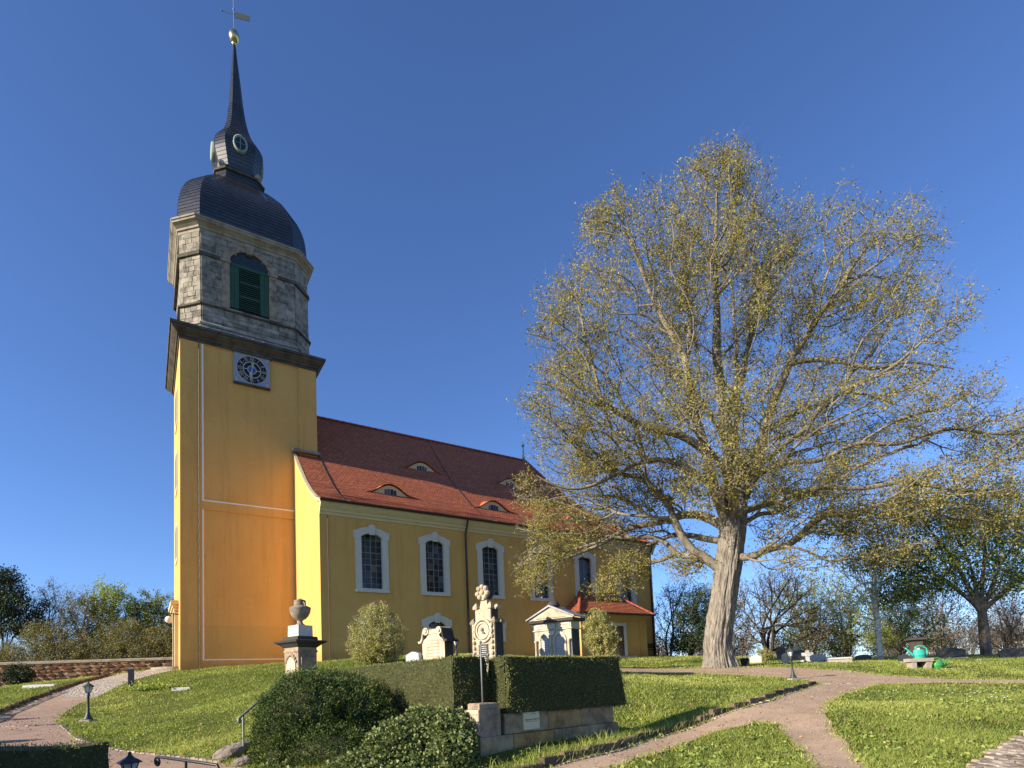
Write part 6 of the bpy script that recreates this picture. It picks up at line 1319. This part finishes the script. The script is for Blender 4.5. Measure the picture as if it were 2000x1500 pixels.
q = np.array(spot(893, 21)); p = at(893, 1252, 21); lamp('slim black lamp post between the tombstones by the nave', q, max(.8, p[2] - q[2]), 'black_metal', post_r=.02)
q = gpt(256, 1345); T = thing('bollard', 'square black bollard with pale cap on the left lawn', 'bollard', q, radians(20)); m = MB(); m.box(-.085, .085, -.085, .085, -.1, .74); m.build('post', 'black_metal', T); m = MB(); m.sq(((.088, .742), (.088, .78), (.07, .81))); m.build('cap', 'grey_metal', T)
def scroll(c, ux, uz, r0, turns=1.4, n=18, sgn=1):
    return [Vector(c) + Vector(ux) * (r0 * (1 - .75 * t) * cos(sgn * 2 * pi * turns * t)) + Vector(uz) * (r0 * (1 - .75 * t) * sin(sgn * 2 * pi * turns * t)) for t in np.linspace(0, 1, n)]
# green-grey stair rail beside the juniper
a, b = at(468, 1402, 9.3), at(556, 1325, 11.0); T = thing('hand_rail', 'slanting grey-green hand rail with curled ends beside the juniper', 'hand rail', (0, 0, 0)); d = Vector(b - a).normalized(); upv = Vector((0, 0, 1)); hv = Vector((d.x, d.y, 0)).normalized()
lo = scroll(Vector(a) + Vector((0, 0, -.045)), upv, -hv, .045, 1.2, 14, 1); hi = scroll(Vector(b) + Vector((0, 0, -.05)), upv, hv, .05, 1.3, 14, 1)
m = MB(); m.tube(list(reversed(lo)) + [Vector(a) * .5 + Vector(b) * .5] + hi, .019, 7); m.build('rail', 'rail_green', T, True)
for f_ in (.07, .86): p = Vector(a) * (1 - f_) + Vector(b) * f_; m = MB().tube([(p.x, p.y, tz(p.x, p.y) - .1), (p.x, p.y, p.z)], .016, 6); m.build('post', 'rail_green', T)
# black rail at the bottom edge
a, b = at(308, 1478, 6.6), at(424, 1494, 6.0); T = thing('hand_rail', 'black wrought hand rail with spiral end at the bottom edge', 'hand rail', (0, 0, 0)); hv = Vector((b[0] - a[0], b[1] - a[1], 0)).normalized(); sc_ = scroll(Vector(a) + Vector((0, 0, -.055)), upv, -hv, .055, 1.4, 18, 1)
m = MB(); m.tube(list(reversed(sc_)) + [Vector(a) * .5 + Vector(b) * .5, Vector(b), Vector(b) + hv * .04 + Vector((0, 0, -.05)), Vector(b) + hv * .05 + Vector((0, 0, -1.0))], .016, 7); m.build('rail', 'black_metal', T, True)
p = Vector(a) * .5 + Vector(b) * .5; m = MB().tube([(p.x, p.y, p.z), (p.x, p.y, tz(p.x, p.y) - .1)], .014, 6); m.build('post', 'black_metal', T)
# bench by the vestry
q = C0 + np.array([cos(CA), sin(CA), 0]) * 26.9 + np.array([-sin(CA), cos(CA), 0]) * -6.2; T = thing('garden_bench', 'black metal bench between the vestry and the drainpipe', 'bench', (q[0], q[1], tz(q[0], q[1])), CA)
for k in range(4): m = MB(); m.box(-.6, .6, -.2 + k * .11, -.12 + k * .11, .42, .45); m.build('seat_slat', 'black_metal', T)
for k in range(3): m = MB(); m.box(-.6, .6, .25, .28, .56 + k * .11, .64 + k * .11); m.build('back_slat', 'black_metal', T)
for sx in (-.55, .55):
    m = MB().tube([(sx, -.2, 0), (sx, -.2, .42)], .02, 5); m.build('leg', 'black_metal', T); m = MB().tube([(sx, .24, 0), (sx, .24, .45), (sx, .30, .9)], .02, 5); m.build('leg', 'black_metal', T); m = MB().tube([(sx, -.2, .42), (sx, -.2, .62), (sx, .26, .64)], .018, 5); m.build('arm_rest', 'black_metal', T)
# pump, stone bench and the two watering cans
q = np.array(gpt(1800, 1306)); T = thing('water_pump', 'dark wooden pump column with flat cap behind the stone bench', 'pump', (q[0] + .12, q[1] + .35, q[2]), radians(-15))
m = MB(); m.sq(((.22, -.1), (.21, .1), (.17, .2), (.16, .95), (.17, 1.0))); m.build('column', 'pump_wood', T); m = MB(); m.sq(((.18, 1.0), (.27, 1.04), (.28, 1.09), (.2, 1.12))); m.build('cap', 'pump_wood', T)
m = MB().tube([(-.0, -.16, .62), (-.0, -.3, .62), (-.0, -.32, .55)], .022, 6); m.build('tap', 'rose_red', T, True); m = MB(); m.box(-.05, .05, -.175, -.155, .55, .75); m.build('tap_plate', 'pale_stone', T)
B = thing('stone_bench', 'low concrete bench carrying the turquoise watering can', 'bench', (q[0] - .05, q[1], q[2]), radians(-6))
m = MB(); m.box(-.42, .36, -.2, .22, .25, .37); m.build('seat', 'concrete', B)
for sx in (-.27, .22): m = MB(); m.box(sx - .08, sx + .08, -.17, .18, -.1, .25); m.build('leg', 'concrete', B)
def can(label, loc, rz, mat, sc, group='watering cans'):
    T = thing('watering_can', label, 'watering can', loc, rz, group); T.scale = (sc, sc, sc)
    m = MB(); rings = [[(.175 * f * cos(t) * 1.0, .115 * f * sin(t), z) for t in np.linspace(0, 2 * pi, 20, endpoint=False)] for z, f in ((0, .93), (.01, .97), (.10, 1.0), (.105, 1.03), (.12, 1.03), (.125, 1.0), (.24, .96), (.27, .86), (.275, .8))]; m.loft(rings); m.build('body', mat, T, True)
    m = MB().tube([(-.13, 0, .05), (-.22, 0, .14), (-.36, 0, .30), (-.42, 0, .35)], [.045, .036, .022, .016], 10); m.build('spout', mat, T, True)
    m = MB().tube([(-.11, 0, .26), (-.10, 0, .36), (.0, 0, .40), (.13, 0, .38), (.23, 0, .30), (.25, 0, .18), (.20, 0, .06), (.15, 0, .03)], .022, 8); m.build('handle', mat, T, True)
    m = MB().lathe(((.012, 0), (.028, .03)), 8); m.xf(Matrix.Translation((-.43, 0, .355)) @ Matrix.Rotation(-.8, 4, 'Y')); m.build('rose', 'rose_red' if mat == 'can_teal' else mat, T); return T
can('turquoise plastic watering can standing on the stone bench', (q[0] - .05, q[1] - .02, q[2] + .37), radians(-4), 'can_teal', 1.12)
can('darker green watering can on the grass right of the bench', (q[0] + .52, q[1] - .1, q[2] - .01), radians(178), 'can_green', .95)
# small house behind the wall, only a sliver beside the tower
hx = at(338, 1250, 52); T = thing('small_house', 'dark timber hut with tiled roof peeping out beside the tower', 'hut', (hx[0] + 1.4, hx[1], 2.4), radians(10)); m = MB(); m.box(-1.5, 1.5, -1.5, 1.5, 0, 4.6); m.build('wall', 'timber', T); m = MB(); m.sq(((2.0, 4.6), (.3, 5.7))); m.build('roof', 'roof_plain', T)
# leaves of a small flower bed by the bollard
q = gpt(300, 1347); n_ = 900; C = np.stack([r2.normal(size=n_) * .55, r2.normal(size=n_) * .22, np.abs(r2.normal(size=n_)) * .10 + .02], 1)
T = thing('ground_cover', 'low dark leafy ground cover right of the black bollard', 'plants', q); T['kind'] = 'stuff'; del T['category']; mobj('leaves', leaf_mesh('leaves', C, .09, 'leaf_fresh', np.array([0, 0, .6]), .6, .8, None, r2), T)['kind'] = 'stuff'

# ================================================================== grass and daisies
rg = np.random.default_rng(77)
def free(X, Y):
    ok = ~inside(pr, X, Y) & ~inside(plw, X, Y) & ~inside(pcw, X, Y) & ~inside(COB, X, Y)
    q = np.stack([X, Y], 1) - K0; a = q @ du; b = q @ dv; ok &= ~((a > -.1) & (a < 3.15) & (b > -.02) & (b < 2.2)) & ~((a > -.3) & (a < .5) & (b > .3) & (b < 5.3))
    q = np.stack([X, Y], 1) - C0[:2]; a = q @ np.array([cos(CA), sin(CA)]); b = q @ np.array([-sin(CA), cos(CA)])
    ok &= ~((a > -.05) & (a < 7) & (b > -.05)) & ~((a > 5.5) & (a < 28.4) & (b > -5.45)) & ~((a > 19.9) & (a < 25.5) & (b > -7.5)); return ok
KP = np.array([along([tuple(gpt(1010, 1525)[:2])] + KERB_R, x)[0] for x in np.arange(0, plen(KERB_R) * .99, .1)])
def lawn_pts(n, y0, y1, p=1.6):
    u = rg.uniform(0, 1, n); e = 1 - p; Y = (y0 ** e + u * (y1 ** e - y0 ** e)) ** (1 / e); X = rg.uniform(-1.06, 1.06, n) * Y; ok = free(X, Y); X, Y = X[ok], Y[ok]; return X, Y
X, Y = lawn_pts(900000, 5.2, 38, 1.25)
dens = np.array([mnoise.noise((x * .8, y * .8, 3)) for x, y in zip(X[::1], Y[::1])]) if len(X) < 1000 else (np.sin(X * 1.9 + np.sin(Y * 1.3) * 2) * np.sin(Y * 1.7 + np.cos(X * 1.1) * 2))
ng = np.array([[(mnoise.noise((a * .9, b * .9, 1.5)), mnoise.noise((a * .28, b * .28, 8.5)), mnoise.noise((a * 2.3, b * 2.3, 4.5))) for a in np.arange(-42, 42, .25)] for b in np.arange(4, 40, .25)])
ix = np.clip(((X + 42) / .25).astype(int), 0, ng.shape[1] - 1); iy = np.clip(((Y - 4) / .25).astype(int), 0, ng.shape[0] - 1); nz1, nz2, nz3 = ng[iy, ix, 0], ng[iy, ix, 1], ng[iy, ix, 2]
dens = np.clip(nz1 * 1.2 + nz3 * .9, -1, 1.4); keep = rg.uniform(0, 1, len(X)) < np.clip(.72 + .55 * dens, .12, 1); X, Y, dens, nz1, nz2 = X[keep], Y[keep], dens[keep], nz1[keep], nz2[keep]
Z = terr(X, Y); n_ = len(X); h_ = rg.uniform(.022, .062, n_) * (1 + .6 * np.clip(dens, -.5, 1.3)) * (1 + .012 * Y); wd2 = (.0035 + .00062 * Y) * rg.uniform(.6, 1.3, n_); an = rg.uniform(0, 2 * pi, n_); le = rg.normal(size=(n_, 2)) * .55
b0 = np.stack([X, Y, Z - .008], 1); sx = np.stack([np.cos(an) * wd2, np.sin(an) * wd2, np.zeros(n_)], 1); tip = b0 + np.stack([le[:, 0] * h_, le[:, 1] * h_, h_], 1)
V = np.stack([b0 - sx, b0 + sx, tip], 1).reshape(-1, 3); tone = np.clip(.42 + .55 * nz2 + .25 * nz1 + rg.normal(size=n_) * .2, 0, 1)
# dry fringe near the gravel
gr = mobj('grass', npmesh('grass', V, np.arange(n_ * 3).reshape(n_, 3), 'grass_blade', np.repeat(tone, 3))); tag(gr, 'short spring lawn grass over the churchyard slope', kind='stuff')
# tall grass under the plinth wall and along the kerb
pts_ = []
for k in range(2600):
    s_ = rg.uniform(.0, plen(KERB_R) * .62); p, d = along([tuple(gpt(1010, 1525)[:2])] + KERB_R, s_); nrm = np.array([-d[1], d[0]]); q = p + nrm * abs(rg.normal() * .16 + .24); pts_.append(q)
P2 = np.array(pts_); Z2 = terr(P2[:, 0], P2[:, 1]); n_ = len(P2); h_ = rg.uniform(.08, .24, n_); an = rg.uniform(0, 2 * pi, n_); le = rg.normal(size=(n_, 2)) * .5
b0 = np.hstack([P2, Z2[:, None]]); sx = np.stack([np.cos(an), np.sin(an), an * 0], 1) * .0045; mid = b0 + np.stack([le[:, 0] * h_ * .35, le[:, 1] * h_ * .35, h_ * .6], 1); tip = b0 + np.stack([le[:, 0] * h_, le[:, 1] * h_, h_ * .95], 1)
V = np.stack([b0 - sx, b0 + sx, mid + sx * .7, mid - sx * .7, mid - sx * .7, mid + sx * .7, tip, tip], 1).reshape(-1, 3)
tg = mobj('tall_grass', npmesh('tall_grass', V, np.concatenate([np.arange(n_)[:, None] * 8 + np.array([0, 1, 2, 3]), np.arange(n_)[:, None] * 8 + np.array([4, 5, 6, 7])]), 'grass_blade', np.repeat(rg.uniform(.2, .95, n_), 8))); tag(tg, 'longer tufts of grass along the kerb under the plinth wall', kind='stuff')
# daisies
cl = [(rg.uniform(-20, 20), rg.uniform(7, 30)) for _ in range(150)]; X = np.concatenate([c[0] + rg.normal(size=14) * .55 for c in cl]); Y = np.concatenate([c[1] + rg.normal(size=14) * .5 for c in cl]); ok = (Y > 6) & free(X, Y) & (np.abs(X) < Y); X, Y = X[ok], Y[ok]
C = np.stack([X, Y, terr(X, Y) + .062], 1); s_ = rg.uniform(.008, .016, len(X)) * (1 + .025 * Y); A8 = np.linspace(0, 2 * pi, 6, endpoint=False)
V = (C[:, None, :] + np.stack([np.cos(A8), np.sin(A8), A8 * 0 ], 1)[None] * s_[:, None, None] * np.array([1, 1, 1])); V[:, :, 2] += (np.cos(A8)[None] * s_[:, None] * .5); da = mobj('daisies', npmesh('daisies', V.reshape(-1, 3), np.arange(len(X) * 6).reshape(-1, 6), 'daisy', np.repeat(np.where(rg.uniform(0, 1, len(X)) < .06, 1, .4), 6))); tag(da, 'white daisies dotted over the lawn', kind='stuff')

# loose stones and blown leaves on the gravel, grass creeping over the path edges
def scatter(n, test, y0, y1):
    X = rg.uniform(-16, 18, n); Y = rg.uniform(y0, y1, n); ok = test(X, Y) & (np.abs(X) < Y * 1.05); return X[ok], Y[ok]
X, Y = scatter(26000, lambda a, b: inside(pr, a, b) | inside(plw, a, b), 6.5, 20); n_ = len(X); C = np.stack([X, Y, terr(X, Y) + .024], 1); s_ = rg.uniform(.005, .013, n_)[:, None] * (1 + .03 * Y[:, None])
th = rg.uniform(0, 2 * pi, n_); d = [np.stack([np.cos(th + k * 2.09), np.sin(th + k * 2.09), th * 0], 1) * s_ for k in range(3)]; up_ = np.stack([th * 0, th * 0, np.ones(n_)], 1) * s_ * .8
V = np.stack([C + d[0], C + d[1], C + d[2], C + up_], 1).reshape(-1, 3); b = np.arange(n_)[:, None] * 4; F = np.concatenate([b + np.array([0, 1, 3]), b + np.array([1, 2, 3]), b + np.array([2, 0, 3])])
leafmat('pebble', [(0, (.22, .14, .11)), (.5, (.40, .29, .23)), (1, (.62, .52, .44))], .0, .9)
tag(mobj('loose_gravel', npmesh('loose_gravel', V, F, 'pebble', np.repeat(rg.uniform(0, 1, n_), 4))), 'loose stones lying on the gravel paths', kind='stuff')
E_ = []
for poly in (pr, plw):
    for p in poly:
        if 6 < p[1] < 24 and abs(p[0]) < p[1]:
            k = rg.integers(6, 26); E_.append(np.array(p) + rg.normal(size=(k, 2)) * .07)
E_ = np.concatenate(E_); n_ = len(E_); h_ = rg.uniform(.03, .085, n_); an = rg.uniform(0, 2 * pi, n_); b0 = np.hstack([E_, (terr(E_[:, 0], E_[:, 1]) + .005)[:, None]]); le = rg.normal(size=(n_, 2)) * .7
sx = np.stack([np.cos(an), np.sin(an), an * 0], 1) * (.004 + .0005 * E_[:, 1:2]); tip = b0 + np.stack([le[:, 0] * h_, le[:, 1] * h_, h_], 1); V = np.stack([b0 - sx, b0 + sx, tip], 1).reshape(-1, 3)
tag(mobj('edge_grass', npmesh('edge_grass', V, np.arange(n_ * 3).reshape(n_, 3), 'grass_blade', np.repeat(np.clip(rg.normal(size=n_) * .25 + .6, 0, 1), 3))), 'ragged grass tufts along the path edges', kind='stuff')

# broad-leaved weeds in the turf and last year's leaves
X, Y = lawn_pts(1500, 6, 26, 1.5); k = 9; C = np.stack([np.repeat(X, k), np.repeat(Y, k)], 1) + rg.normal(size=(len(X) * k, 2)) * .07; C = np.hstack([C, (terr(C[:, 0], C[:, 1]) + rg.uniform(.02, .06, len(C)))[:, None]])
tag(mobj('weeds', leaf_mesh('weeds', C, .075, 'leaf_fresh', np.array([0, 0, .25]), .45, .9, rg.uniform(0, .8, len(C)), rg)), 'broad-leaved weeds scattered in the lawn', kind='stuff')
X = rg.uniform(-14, 16, 5200); Y = rg.uniform(6.5, 26, 5200); ok = np.abs(X) < Y; X, Y = X[ok], Y[ok]; C = np.stack([X, Y, terr(X, Y) + .035], 1)
leafmat('dead_leaf', [(0, (.14, .08, .04)), (.6, (.26, .16, .08)), (1, (.40, .29, .16))], .1, .8)
tag(mobj('dry_leaves', leaf_mesh('dry_leaves', C, .045, 'dead_leaf', np.array([1.0, 0, 0]), .6, .8, None, rg)), 'brown dry leaves lying on grass and gravel', kind='stuff')
